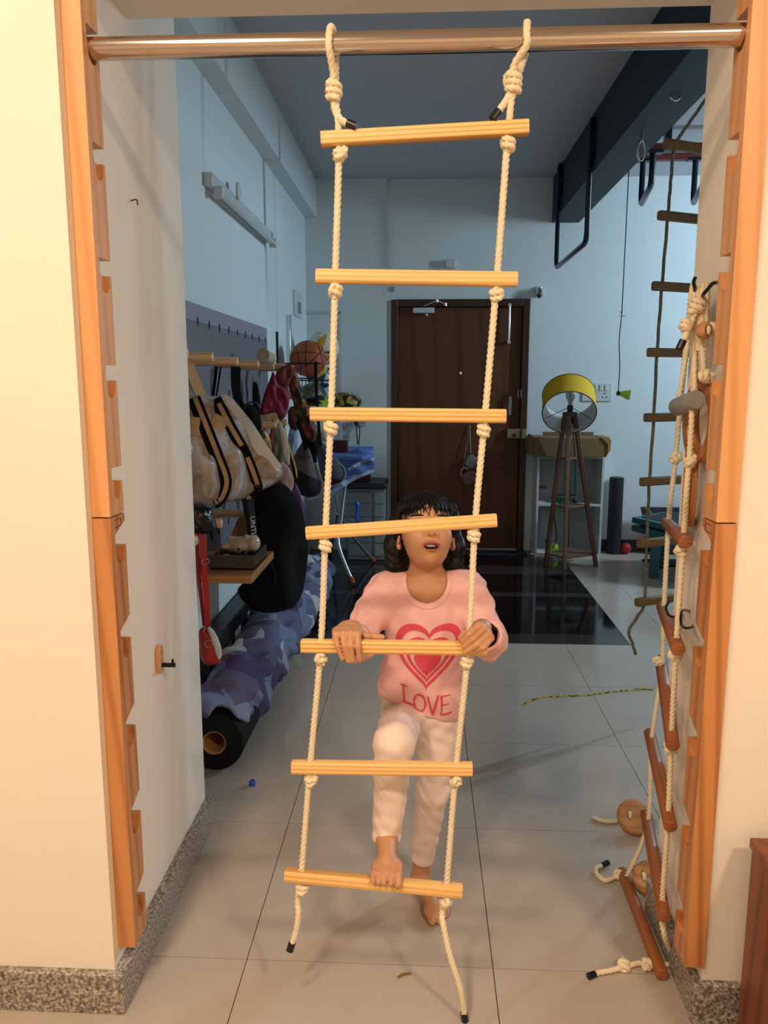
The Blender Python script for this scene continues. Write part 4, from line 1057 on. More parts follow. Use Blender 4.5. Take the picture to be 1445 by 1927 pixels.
inst(KNOT, 'knot', rb, at_y(1328, 708, 1.69), (1.2, .4, 1))
wd = thing('climbing_ball', 'round wooden climbing ball with rope through its slot', 'climbing hold', at_y(1325, 622, 1.675))
c = at_y(1325, 622, 1.672); MB().ball(c, (.0165, .015, .0185), 28).build('ball', 'hold_wood', wd)
MB().tube([c + Vector((.002 + .0045 * math.sin(a), -.0152, .0095 * math.cos(a))) for a in [2 * PI * k / 16 for k in range(16)]], .0016, 6, closed=True).build('slot', 'cabinet_brown', wd)
rope(MB(), [c + Vector((.003, -.013, .007)), c + Vector((.003, -.019, 0)), c + Vector((.004, -.013, -.008))], .0042).build('rope', 'rope', wd, sharp=80)
hk = thing('wall_hook', 'black double hook holding the rope bundle on the right jamb', 'hook', at_x(1318, 530, JR)); hkl = hk.location
MB().tube(spline([at_x(1330, 545, JR), at_y(1311, 555, 1.74), at_y(1307, 540, 1.70), at_y(1305, 530, 1.69), at_y(1309, 521, 1.685)], .006), .0038, 10).build('hook_arm', 'black_metal', hk)
MB().tube(spline([at_x(1352, 531, JR), at_y(1347, 532, 1.66), at_y(1340, 534, 1.65), at_y(1331, 545, 1.66), at_y(1322, 556, 1.69), at_x(1322, 560, JR)], .006), .0038, 10).build('hook_arm', 'black_metal', hk)
hk2 = thing('wall_hook', 'lower black wire hooks beside the second brown rung', 'hook', at_x(1270, 1150, JR))
MB().tube(spline([at_y(1259, 1133, 1.78), at_y(1253, 1143, 1.76), at_y(1257, 1156, 1.75), at_y(1267, 1161, 1.76), at_y(1282, 1157, 1.80), at_x(1282, 1157, JR)], .006), .003, 8).build('hook_arm', 'black_metal', hk2)
MB().tube(spline([at_x(1297, 1150, JR), at_y(1283, 1150, 1.70), at_y(1282, 1175, 1.66), at_y(1291, 1182, 1.655), at_y(1302, 1180, 1.66), at_x(1303, 1178, JR)], .006), .003, 8).build('hook_arm', 'black_metal', hk2)

# wooden swing discs left on the floor
def hold(px, py, label, r, rx=0, ends_px=()):
    c = at_z(px, py, .03); t = thing('wooden_hold', label, 'climbing hold', (c.x, c.y, 0), 'wooden holds on the floor'); R = Matrix.Rotation(rx, 3, 'X')
    mb = MB(); pr = [(.001, -.02), (r * .8, -.02), (r * .95, -.014), (r, 0), (r * .95, .014), (r * .8, .02), (.001, .02)]; ax = R @ Vector((0, 0, 1)); base = Vector((c.x, c.y, .0)); mb.lathe(base, pr, ax, 32)
    mz = min(v.z for v in mb.v); mb.v = [v + Vector((0, 0, .0005 - mz)) for v in mb.v]; cc = base + Vector((0, 0, .0005 - mz)); mb.build('disc', 'hold_wood', t, sharp=50)
    n, u = frame(ax, Vector((1, 0, 0))); top = cc + ax * .0205
    for s in (-1, 1):
        MB().tube([top + n * (s * .020 + .006 * math.sin(a)) + u * .014 * math.cos(a) for a in [2 * PI * k / 14 for k in range(14)]], .0018, 6, closed=True).build('slot', 'cabinet_brown', t)
        rope(MB(), [top + n * s * .020 + u * .012 - ax * .008, top + n * s * .020 + ax * .006, top + n * s * .018 - u * .014 - ax * .008], .006).build('rope', 'rope', t, sharp=80)
    for e in ends_px:
        P = [at_z(x, y, .0075) for x, y in e]; rope(MB(), P, .0066).build('rope', 'rope', t, sharp=80)
    return t
hold(1194, 1546, 'wooden disc with two rope slots on the floor, farther from the opening', .056, math.radians(38), [[(1164, 1545), (1148, 1546), (1132, 1544), (1115, 1538)]])
hold(1222, 1660, 'wooden disc with rope half hidden behind the brown rungs', .048, math.radians(38), [[(1228, 1672), (1216, 1668), (1204, 1662)]])

# brown wooden chest at the right edge
cx, cz = at_y(1412, 1578, 1.515).x, at_y(1412, 1578, 1.515).z
bx_ = thing('wooden_chest', 'reddish brown wooden chest cut off by the right edge', 'cabinet', (cx + .25, 1.25, 0))
MB().box((cx + .004, .96, .0), (cx + .5, 1.515, cz - .022)).build('body', 'cabinet_brown', bx_, .003)
MB().box((cx, .95, cz - .022), (cx + .51, 1.52, cz)).build('top', 'cabinet_brown', bx_, .003)

# left jamb: coat hook and nail
p = at_x(296, 1240, JL); t = thing('coat_hook', 'small pale wooden coat hook with black peg on the left jamb', 'hook', p)
mb = MB(); z0, z1, y0, y1 = p.z - .038, p.z + .038, p.y - .017, p.y + .017
pl = [(0, p.y + .0165 * math.cos(a), (p.z + .021 if math.sin(a) > 0 else p.z - .021) + .0165 * math.sin(a)) for a in [2 * PI * k / 28 for k in range(28)]]
mb.prism(pl, (JL, 0, 0), (JL + .012, 0, 0)); mb.build('plate', 'beech_pale', t, .002)
pg = MB().cyl((JL + .012, p.y, p.z - .016), (JL + .046, p.y, p.z - .016), .0058, seg=16).cyl((JL + .040, p.y, p.z - .012), (JL + .040, p.y, p.z + .0), .0032, seg=10).build('peg', 'black_metal', t)
MB().cyl((JL + .012, p.y, p.z + .018), (JL + .0135, p.y, p.z + .018), .0025).build('screw', 'grey_metal', t)
p = at_x(246, 378, JL); tag(MB().tube(spline([Vector((JL, p.y, p.z)), Vector((JL + .012, p.y, p.z + .003)), Vector((JL + .016, p.y - .002, p.z - .002)), Vector((JL + .017, p.y - .004, p.z - .010))], .002), .0014, 8).build('bent_nail', 'black_metal'), 'small bent nail in the left jamb', 'nail')

# small things on the floor
p = at_z(475, 1478, 0); tag(MB().lathe(p, [(.0005, .019), (.009, .019), (.011, .016), (.0115, .0), (.009, .0), (.009, .013), (.0005, .013)], (0, 0, 1), 20).build('bottle_cap', 'blue_plastic'), 'small blue bottle cap on the floor tiles', 'cap')
P = [at_z(x, y, .004) for x, y in ((749, 1839), (756, 1834), (764, 1832), (774, 1831))]
tag(MB().tube(spline(P, .002), [.0008] + [.0028] * (len(spline(P, .002)) - 3) + [.0022, .0018], 8).build('dry_leaf', 'leaf'), 'curled dry green leaf scrap on the floor', 'leaf')
P = spline([at_z(x, y, .0012) for x, y in ((984, 1327), (1010, 1314), (1050, 1311), (1100, 1308), (1160, 1301), (1195, 1298))] + [at_z(1212, 1294, .006), at_z(1230, 1298, .0012)], .02); mb = MB()
for a, b in zip(P[:-1], P[1:]): mb.bar(a, b, .017, .0012, Vector((0, 0, 1)))
tag(mb.build('measuring_tape', 'tape_yellow'), 'yellow measuring tape stretched across the floor tiles', 'tape')

# ================================================================== left wall: pegboard and what hangs on it
pb = thing('pegboard', 'large lilac-grey pegboard with wooden pegs on the left wall', 'pegboard', (XL + .01, 3.5, .62))
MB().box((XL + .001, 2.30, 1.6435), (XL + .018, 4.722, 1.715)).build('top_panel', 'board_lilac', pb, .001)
MB().box((XL + .001, 2.30, .60), (XL + .018, 4.722, 1.6425)).build('shaded_panel', 'board_shaded', pb, .001)  # darker tone paints the shade over the lower board
hole_m = MB().prism([(0, .011 * math.cos(a), .020 * math.sin(a)) for a in [2 * PI * k / 16 for k in range(16)]], (0, 0, 0), (.0012, 0, 0)).mesh('hole', 'hole')  # raised dark ovals, coloured like the shade inside open holes
for k in range(14): inst(hole_m, 'hole', pb, (XL + .0180, 4.665 - .175 * k, 1.643))
for (x, y) in ((466, 740), (480, 740), (431, 740), (430, 980), (412, 998), (398, 1010)):
    p = at_x(x, y, XL + .018); inst(hole_m, 'hole', pb, (XL + .0180, p.y, p.z))
peg_m = MB().lathe((0, 0, 0), [(.001, 0), (.018, 0), (.018, .186), (.016, .191), (.012, .193), (.0005, .193)], (1, 0, 0), 20).mesh('peg', 'peg', sharp=40)
for (y, z) in ((2.47, 1.485), (2.77, 1.484), (3.14, 1.480), (3.54, 1.478), (3.91, 1.476), (4.20, 1.48), (4.50, 1.478), (2.47, 1.186), (3.93, 1.184), (4.25, 1.182), (2.49, .882), (2.81, .882), (3.28, .840), (3.63, .858), (3.75, .925)):
    inst(peg_m, 'peg', pb, (XL + .018, y, z))
MB().prism([(0, 2.30, .62), (0, 2.30, .40), (0, 2.72, .60), (0, 2.78, .62)], (XL + .001, 0, 0), (XL + .016, 0, 0)).build('brace', 'cabinet_brown', pb)

def bvh_of(o):
    off = world_loc(o); return BVHTree.FromPolygons([v.co + off for v in o.data.vertices], [tuple(p.vertices) for p in o.data.polygons])
def ribbon_on(o, px, wdt, name, mat, parent, lift=.002, step=6, tk=.0016):
    bv = bvh_of(o); P = spline([Vector((x, y, 0)) for x, y in px], step); Q = []
    for p in P:
        r = sight(p.x, p.y).normalized(); h = bv.ray_cast(EYE, r)
        if h[0] is not None: Q.append((h[0] - r * lift, h[1]))
    mb = MB()
    if len(Q) < 2: return None
    # a continuous band
    vs = []; fs = []
    for i, (q, n) in enumerate(Q):
        t = (Q[min(i + 1, len(Q) - 1)][0] - Q[max(i - 1, 0)][0]).normalized(); v = (EYE - q).normalized(); sd = t.cross(v).normalized()
        vs += [q - sd * wdt / 2, q + sd * wdt / 2, q + sd * wdt / 2 - v * tk, q - sd * wdt / 2 - v * tk]
    for i in range(len(Q) - 1):
        for k in range(4): fs.append((4 * i + k, 4 * i + (k + 1) % 4, 4 * i + 4 + (k + 1) % 4, 4 * i + 4 + k))
    fs += [(0, 1, 2, 3), (4 * len(Q) - 1, 4 * len(Q) - 2, 4 * len(Q) - 3, 4 * len(Q) - 4)]
    mb._add(vs, fs); return mb.build(name, mat, parent)
def strap(pl, px, wdt, tk, name, mat, parent, c=0, step=.02):
    P = spline([pl.pt(*pl.hit(x, y), c) for x, y in px], step); vs = []; fs = []
    for i, q in enumerate(P):
        t = (P[min(i + 1, len(P) - 1)] - P[max(i - 1, 0)]).normalized(); sd = t.cross(pl.n).normalized()
        vs += [q - sd * wdt / 2 - pl.n * tk / 2, q + sd * wdt / 2 - pl.n * tk / 2, q + sd * wdt / 2 + pl.n * tk / 2, q - sd * wdt / 2 + pl.n * tk / 2]
    for i in range(len(P) - 1):
        for k in range(4): fs.append((4 * i + k, 4 * i + (k + 1) % 4, 4 * i + 4 + (k + 1) % 4, 4 * i + 4 + k))
    fs += [(0, 1, 2, 3), (4 * len(P) - 1, 4 * len(P) - 2, 4 * len(P) - 3, 4 * len(P) - 4)]
    return MB()._add(vs, fs).build(name, mat, parent, .0005)
D60 = math.radians(60)
# clear tote
tp = facing(2.85, -.72, 1.1, math.radians(52))
t = thing('tote_bag', 'big crinkled clear plastic tote with black and tan straps on the pegs', 'bag', tp.pt(0, -.2))
bag = inflate('bag_body', [(340, 772), (352, 748), (375, 742), (405, 748), (425, 738), (455, 775), (498, 838), (530, 886), (524, 906), (482, 926), (440, 943), (380, 952), (340, 952)], tp, .075, 'vinyl', t, .09, .007, .011, 34, 3, 1)
strap(tp, [(352, 668), (362, 690), (374, 720), (388, 755), (402, 800)], .042, .004, 'handle', 'strap_tan', t, -.02)
strap(tp, [(374, 670), (374, 690), (372, 720), (365, 745)], .030, .004, 'handle', 'strap_tan', t, -.045)
for px in ([(364, 748), (385, 800), (408, 858), (424, 905), (414, 938), (402, 946)], [(400, 742), (430, 800), (458, 850), (480, 905), (482, 922), (470, 932)]):
    ribbon_on(bag, px, .046, 'webbing', 'black_fabric', t, .012); ribbon_on(bag, [(x + 2.5, y) for x, y in px], .016, 'webbing_stripe', 'strap_tan', t, .017)
ribbon_on(bag, [(408, 742), (440, 775), (480, 828), (522, 884)], .045, 'top_edge', 'paper', t, .006)
ribbon_on(bag, [(356, 800), (376, 803), (395, 806)], .062, 'handle_patch', 'strap_tan', t, .006)
ribbon_on(bag, [(398, 790), (412, 797), (424, 804)], .055, 'handle_patch', 'strap_tan', t, .006)
# black polythene bag
q = facing(2.66, -.79, .95, math.radians(40)); t = thing('plastic_bag', 'shiny black polythene bag with pleats below the clear tote', 'bag', q.pt(0, -.05))
inflate('bag_body', [(345, 948), (392, 948), (402, 975), (410, 1000), (398, 1006), (370, 1004), (345, 1006)], q, .045, 'black_poly', t, .05, .005, .008, 130, 5, 1, fdir=(1, 0))
# red purse
q = facing(2.64, -.75, .6, math.radians(35)); t = thing('sling_purse', 'small red sling purse with white quilted flap on a long red strap', 'purse', q.pt(0, -.2))
strap(q, [(379, 1005), (382, 1060), (386, 1120), (389, 1182)], .020, .004, 'strap', 'red_leather', t, .012); strap(q, [(374, 1005), (376, 1060), (381, 1120), (388, 1180)], .012, .004, 'strap', 'red_leather', t, -.02)
bd = inflate('purse_body', [(373, 1187), (384, 1180), (398, 1190), (410, 1215), (417, 1246), (398, 1252), (381, 1250), (376, 1225)], q, .032, 'red_leather', t, .03, .004, .002, 60, 2)
inflate('flap', [(388, 1180), (397, 1178), (410, 1198), (418, 1222), (417, 1240), (409, 1243), (402, 1218), (394, 1195)], Plane3(q.pt(0, 0, .028), q.u, q.v), .008, 'quilt_white', t, .01, .004, .002, 160, 4)
for px in ((383, 1055), (386, 1185)):
    c = q.pt(*q.hit(*px), .018); MB().tube([c + q.u * .014 * math.cos(a) + q.v * .010 * math.sin(a) for a in [2 * PI * k / 14 for k in range(14)]], .0018, 6, closed=True).build('buckle', 'chrome', t)
c = q.pt(*q.hit(385, 1206), .040); MB().tube([c + q.u * .013 * math.cos(a) + q.v * .013 * math.sin(a) for a in [2 * PI * k / 16 for k in range(16)]], .002, 6, closed=True).build('ring', 'lock_brass', t)

# plank shelf, tub and piggy bank
a = at_y(372, 1082, 2.86); b = at_y(474, 1099, 2.86)
sh = tag(MB().box((XL + .020, 2.86, b.z), (b.x, 3.30, a.z)).build('plank_shelf', 'shelf_pine', None, .003), 'thick pine plank shelf below the pegboard', 'shelf')
sz = a.z
tb_ = thing('plastic_tub', 'open brown-tinted plastic tub of odds and ends on the plank shelf', 'tub', (-.77, 3.0, sz))
x0, x1 = at_y(396, 1070, 2.95).x, at_y(478, 1070, 2.95).x; zt = at_y(420, 1048, 2.95).z
mb = MB(); mb.box((x0, 2.95, sz), (x1, 3.20, sz + .006)); mb.box((x0, 2.95, sz), (x1, 2.955, zt)); mb.box((x0, 3.195, sz), (x1, 3.20, zt)); mb.box((x0, 2.955, sz), (x0 + .005, 3.195, zt)); mb.box((x1 - .005, 2.955, sz), (x1, 3.195, zt)); mb.box((x0 - .006, 2.944, zt), (x1 + .006, 2.956, zt + .006)); mb.build('tub_body', 'clear_tub', tb_)
rs = random.Random(5)
for k in range(16):
    c = Vector((rs.uniform(x0 + .03, x1 - .03), rs.uniform(2.985, 3.16), rs.uniform(sz + .03, zt + .006))); MB().ball(c, (rs.uniform(.012, .022), rs.uniform(.012, .022), rs.uniform(.01, .016)), 10).build('trinket', rs.choice(['black_plastic', 'charcoal', 'magenta', 'slate', 'black_plastic', 'red_box']), tb_)
c = at_y(425, 1047, 2.965); MB().ball(c, (.020, .012, .010), 14).build('yellow_toy', 'yellow_cloth', tb_)
pg = thing('piggy_bank', 'glossy cream ceramic piggy bank lying on the tub', 'piggy bank', at_y(450, 1040, 3.04)); F = Field((-.9, 2.88, .7), (-.5, 3.22, 1.1), .004); c = np.array(at_y(452, 1026, 3.04))
F.ell(c, (.044, .05, .036), 0); F.ell(c + [.052, 0, .010], (.03, .036, .034), .01); F.ell(c + [-.032, -.01, .030], (.020, .012, .010), .008); F.ell(c + [.030, -.015, .036], (.014, .010, .012), .006); F.cap(c + [-.035, -.02, 0], c + [-.058, -.03, 0], .016, .013, .012)
mesh_obj('body', F.mesh('body', 'cream_ceramic', 1), pg)
MB().cyl(c + np.array([.005, -.0495, -.006]), c + np.array([.005, -.053, -.006]), .006).build('eye', 'black_plastic', pg)
cb = facing(3.34, -.8, .9, math.radians(15)); tag(inflate('cardboard_flap', [(425, 1030), (448, 975), (470, 962), (478, 1000), (478, 1060), (430, 1050)], cb, .006, 'cardboard', None, .01, .005, 0, 0, 0, 0, flat=.9), 'brown cardboard flap leaning behind the piggy bank', 'cardboard')

# big black backpack with lettered strap
q = facing(3.45, -.70, .7, math.radians(48)); t = thing('black_backpack', 'large black backpack hanging low on the pegs', 'bag', q.pt(0, -.4))
inflate('bag_body', [(472, 990), (480, 950), (500, 915), (528, 905), (548, 930), (566, 975), (572, 1015), (570, 1065), (566, 1105), (553, 1138), (520, 1153), (482, 1152), (460, 1134), (450, 1112), (462, 1100), (470, 1090)], q, .10, 'black_fabric', t, .12, .008, .024, 24, 7, 1)
q2 = Plane3(q.pt(0, 0, .13), q.u, q.v)
strap(q2, [(459, 938), (463, 960), (468, 985), (473, 1015), (477, 1050)], .022, .004, 'strap', 'black_fabric', t)
strap(q2, [(470, 940), (474, 970), (477, 1000), (479, 1035)], .034, .004, 'lettered_strap', 'charcoal', t)
c = q2.pt(*q2.hit(475, 990), .003); lettering('strap_letters', 'UNTL', .034, c, (q2.v * -1 + q2.u * .06), q2.u, 'letter_white', t)
pts = spline([q2.pt(*q2.hit(x, y), .005) for x, y in ((497, 1030), (506, 1050), (515, 1075), (518, 1100))], .02); MB().tube(pts, .0025, 6).build('piping', 'charcoal', t)

# camera bag, straps and small cloths in the dark part of the board
def soft(name, px, y, x, turn, th, mat, label, cat, fold=.006, seed=1, ff=60, **k):
    q = facing(y, x, 1.2, math.radians(turn)); o = inflate(name, px, q, th, mat, None, None, .006, fold * 1.5, ff, seed, 1, **k); tag(o, label, cat); return o, q
q = facing(3.50, -.80, 1.2, math.radians(35)); t = thing('camera_bag', 'black camera bag hanging by two black straps behind the tote', 'bag', q.pt(0, -.1))
inflate('bag_body', [(446, 770), (458, 758), (478, 762), (488, 785), (492, 805), (480, 822), (460, 815), (448, 795)], q, .07, 'black_fabric', t, .07, .006, .006, 60, 3)
strap(q, [(412, 690), (409, 715), (405, 745)], .014, .003, 'strap', 'black_fabric', t, -.03); strap(q, [(420, 690), (416, 718), (411, 748)], .008, .003, 'strap', 'black_fabric', t, -.03)
strap(q, [(445, 690), (444, 730), (450, 765)], .040, .004, 'strap', 'black_fabric', t); strap(q, [(436, 690), (437, 730), (446, 770)], .016, .004, 'strap', 'black_fabric', t, .01)
c = q.pt(*q.hit(462, 768), .075); MB().tube([c + q.u * .035 * math.cos(a) + q.v * .028 * math.sin(a) for a in [PI * k / 10 for k in range(11)]], .004, 8).build('top_handle', 'black_plastic', t)
def hang(name, px, y, x, turn, th, mat, label, cat, fold=.007, seed=1, ff=95, rnd=1):
    q = facing(y, x, 1.2, math.radians(turn)); return tag(inflate(name, px, q, th, mat, None, .022, .0055, fold, ff, seed, rnd, fdir=(1, .12)), label, cat)
hang('drawstring_pouch', [(487, 782), (492, 760), (498, 738), (509, 712), (514, 694), (521, 722), (532, 728), (547, 738), (543, 762), (538, 786), (525, 790), (520, 774), (505, 779)], 4.05, -.80, 25, .030, 'magenta', 'dark magenta pouch hanging between the upper pegs', 'pouch', .010, 2)
hang('red_scarf', [(517, 712), (520, 698), (534, 687), (550, 684), (555, 704), (546, 716), (540, 740), (538, 770), (533, 792), (522, 792), (526, 760), (529, 730), (522, 722)], 4.20, -.70, 25, .020, 'rust_cloth', 'dark red scarf looped over the pegs beside the magenta pouch', 'scarf', .009, 4)
hang('patterned_scarf', [(546, 694), (556, 690), (562, 720), (574, 752), (588, 786), (598, 815), (590, 836), (576, 824), (560, 792), (550, 752), (542, 722)], 4.35, -.68, 25, .020, 'patterned', 'long patterned brown scarf slanting down from the end peg', 'scarf', .009, 6)
hang('black_scarf', [(551, 700), (558, 702), (572, 745), (590, 790), (602, 832), (598, 862), (588, 852), (574, 806), (558, 752)], 4.50, -.645, 25, .014, 'black_fabric', 'narrow black scarf hanging beside the patterned one', 'scarf', .005, 8)
hang('rust_towel', [(541, 766), (561, 762), (566, 800), (560, 812), (542, 806)], 4.62, -.74, 20, .014, 'rust_cloth', 'small rust-coloured towel between the scarves', 'cloth', .006, 9)
hang('cream_pouch', [(484, 778), (500, 770), (516, 764), (526, 786), (524, 802), (498, 802), (486, 794)], 4.1, -.74, 25, .024, 'cream_cloth', 'crumpled cream pouch above the middle pegs', 'pouch', .008, 10)
hang('striped_cloth', [(484, 812), (500, 806), (512, 835), (510, 868), (498, 856), (488, 838)], 3.95, -.74, 30, .014, 'helmet', 'black and yellow cloth behind the tote', 'cloth', .006, 11)
hang('brown_apron', [(503, 845), (509, 815), (513, 794), (522, 794), (530, 815), (535, 860), (530, 886), (514, 872)], 4.02, -.70, 30, .016, 'olive_bag', 'dull brown apron hanging from a middle peg', 'apron', .009, 12)
hang('crimson_loop', [(508, 796), (512, 788), (518, 792), (516, 812), (510, 850), (504, 852), (507, 820)], 4.0, -.66, 30, .010, 'magenta', 'crimson loop of cloth over a middle peg', 'cloth', .004, 22)
hang('cream_strip', [(519, 796), (530, 792), (537, 815), (546, 852), (545, 880), (533, 870), (525, 830)], 4.28, -.69, 30, .014, 'cream_cloth', 'cream strip of cloth beside the brown apron', 'cloth', .006, 13)
hang('yellow_glove', [(529, 818), (535, 796), (541, 826), (552, 858), (561, 892), (557, 906), (547, 900), (538, 868)], 4.36, -.68, 30, .014, 'yellow_cloth', 'mustard yellow glove hanging beside the grey bag', 'glove', .005, 14)
hang('pink_napkin', [(518, 888), (522, 872), (530, 868), (543, 876), (554, 900), (552, 920), (543, 934), (530, 916)], 4.0, -.62, 30, .012, 'pink_cloth', 'pale pink napkin by the tote corner', 'cloth', .005, 15)
hang('purple_bag', [(542, 934), (552, 905), (560, 912), (572, 952), (573, 988), (564, 994), (552, 968)], 4.3, -.64, 30, .024, 'purple_cloth', 'purple shiny bag edge beside the black backpack', 'bag', .007, 16)
MB().tube(spline([at_y(556, 908, 4.3), at_y(552, 880, 4.29), Vector((-.76, 4.26, 1.10)), Vector((-.76, 4.25, 1.168))], .03), .008, 8).build('strap', 'black_fabric', bpy.data.objects['purple_bag'])
hang('pale_towel', [(538, 872), (541, 825), (546, 800), (560, 804), (563, 830), (556, 866)], 4.7, -.84, 20, .010, 'pale_cloth', 'pale blue towel behind the yellow glove', 'cloth', .005, 17)
hang('charcoal_jacket', [(455, 830), (470, 815), (490, 820), (512, 865), (530, 905), (540, 935), (520, 945), (490, 920), (470, 880)], 3.9, -.80, 25, .030, 'charcoal', 'charcoal jacket in the dark between tote and backpack', 'jacket', .010, 23)
hang('black_scarf', [(474, 720), (484, 716), (492, 760), (488, 800), (478, 800)], 4.0, -.84, 20, .014, 'black_fabric', 'black scarf hanging behind the camera bag', 'scarf', .006, 24)
# tumbler lying on the pegs
A = at_y(495, 668, 3.86); B = at_y(529, 681, 4.22); B = A + (B - A).normalized() * .17
tag(MB().lathe(A, [(.001, .004), (.026, .004), (.030, 0), (.033, .002), (.033, .008), (.030, .014), (.026, .165), (.024, .17), (.001, .17)], B - A, 28).build('steel_tumbler', 'cream_cloth', None), 'cream tumbler lying on its side on the upper pegs', 'tumbler')
# saddle-shaped bags
q = facing(4.62, -.66, .95, math.radians(20)); t = thing('saddle_bag', 'grey and black saddle-shaped bag with dark lettering', 'bag', q.pt(0, -.25))
zz = q.hit(570, 885)[1] + .95
def pk(C): s_ = (C[:, 2] - zz) + .55 * (C[:, 0] - at_y(570, 880, 4.62).x); return np.where(s_ > 0, 0, 1)
inflate('bag_body', [(548, 868), (560, 846), (570, 830), (577, 818), (586, 836), (594, 862), (601, 892), (606, 918), (598, 932), (580, 937), (560, 930), (552, 910), (549, 890)], q, .075, ['grey_canvas', 'charcoal'], t, .09, .007, .004, 30, 3, pick=pk)
pts = spline([q.pt(*q.hit(x, y), .05) for x, y in ((576, 820), (571, 832), (576, 848), (588, 862), (594, 880), (603, 905), (604, 922), (594, 933), (576, 938))], .02); MB().tube(pts, .005, 8).build('piping', 'piping', t)
strap(q, [(560, 790), (568, 812), (578, 845), (586, 870)], .05, .006, 'strap', 'black_fabric', t, .055)
c = q.pt(*q.hit(567, 857), .079); lettering('bag_letters', 'elo', .062, c, q.u + q.v * -.08, q.v + q.u * .08, 'letter_dark', t, .001)
q = facing(4.95, -.58, .95, math.radians(12)); t = thing('saddle_bag', 'blue-grey saddle-shaped bag half behind the white rope', 'bag', q.pt(0, -.2))
zz2 = at_y(625, 902, 4.95).z
inflate('bag_body', [(594, 835), (600, 825), (614, 836), (630, 856), (645, 876), (650, 890), (645, 905), (628, 914), (608, 918), (600, 880)], q, .06, ['blue_canvas', 'charcoal'], t, .08, .007, .003, 30, 5, pick=lambda C: np.where(C[:, 2] > zz2 - .15 * (C[:, 0] + .5), 0, 1))
pts = spline([q.pt(*q.hit(x, y), .03) for x, y in ((596, 826), (612, 838), (628, 864), (645, 878), (649, 892), (640, 907), (622, 914))], .02); MB().tube(pts, .005, 8).build('piping', 'piping', t)
MB().tube(spline([q.pt(*q.hit(603, 842), .02), q.pt(*q.hit(600, 815), .03), Vector((-.70, 5.148, 1.38)), Vector((-.70, 5.148, 1.53))], .03), .010, 8).build('strap', 'black_fabric', t)
q = facing(5.05, -.62, 1.05, math.radians(12)); tag(inflate('beige_bag', [(582, 800), (600, 798), (618, 812), (615, 832), (600, 828), (588, 820)], q, .03, 'cream_cloth', None, .04, .006, .004, 50, 3), 'beige bag above the two saddle bags', 'bag')

# ================================================================== rolls along the left wall
r0 = at_y(398, 1404, 2.62); rc = Vector((r0.x + .010, 2.62, .1075)); re = Vector((-.74, 4.9, .1075))
t = thing('foam_roll', 'black foam roll with a cardboard core lying along the left wall', 'roll', (rc.x, 3.2, 0))
L = (re - rc).length
MB().lathe(rc, [(.044, 0), (.060, .001), (.085, -.001), (.1055, .002), (.107, .006), (.107, L), (.044, L)], re - rc, 44).build('roll', 'black_foam', t)
MB().lathe(rc, [(.038, .002), (.044, -.004), (.044, L), (.038, L), (.038, .002)], re - rc, 32).build('core', 'card_tube', t)
F = Field((-1.0, 2.5, .0), (-.40, 5.15, .45), .011)
P = [np.array(p) for p in ((-.768, 2.66, .140), (-.755, 3.0, .145), (-.745, 3.5, .155), (-.73, 4.1, .165), (-.72, 4.7, .17), (-.715, 5.0, .16))]
F.chain(P, [.128, .130, .138, .150, .150, .135], .02)
X, Y, Z = F.full(); F.d = F.d + (.012 * np.sin(Y * 14 + X * 26 + 2 * np.sin(Z * 20 + Y * 3)) + .008 * np.sin(Y * 31 - X * 40 + 2 * np.sin(X * 25)) + .006 * np.sin(Y * 55 + Z * 50)).astype(np.float32)
sh_ = np.maximum(F.d, -(F.d + .030)); sh_ = np.maximum(sh_, (2.70 + .10 * np.sin(Z * 14 + 1) + .30 * (X + .72) + .03 * np.sin(X * 60)) - Y); sh_ = np.maximum(sh_, Y - 4.98); sh_ = np.maximum(sh_, .035 + .03 * np.sin(Y * 9) - Z); sh_ = np.maximum(sh_, XL + .02 - X)
F.d = sh_.astype(np.float32)
qb = mesh_obj('patchwork_sheet', F.mesh('patchwork_sheet', 'quilt', 1)); tag(qb, 'crumpled purple and grey patchwork sheet draped over the black roll', 'bed sheet')
c = at_y(416, 1364, 2.66); c2 = Plane3(c + Vector((0, -.005, 0)), (.8, 0, -.55), (.3, -.5, .8)); mb = MB(); mb.quad(c2.pt(-.026, -.012), c2.pt(.026, -.012), c2.pt(.026, .012), c2.pt(-.026, .012), .002); lb = mb.build('care_label', 'paper', qb)
t = thing('black_case', 'long black case with labels standing between the wall and the patchwork roll', 'case', (-.90, 3.6, 0))
a = Vector((-.90, 2.95, 0)); MB().prism([(-.932, 0, .0), (-.850, 0, .0), (-.850, 0, .34), (-.932, 0, .34)], (0, 2.95, 0), (0, 4.4, 0)).build('case_body', 'black_plastic', t, .006)
for (px, py, w_, h_, m_) in ((448, 1190, .04, .10, 'paper'), (468, 1158, .035, .05, 'paper'), (430, 1222, .05, .10, 'red_box')):
    p = at_x(px, py, -.849); MB().box((-.850, p.y - h_ / 2, p.z - w_ / 2), (-.8485, p.y + h_ / 2, p.z + w_ / 2)).build('label', m_, t)

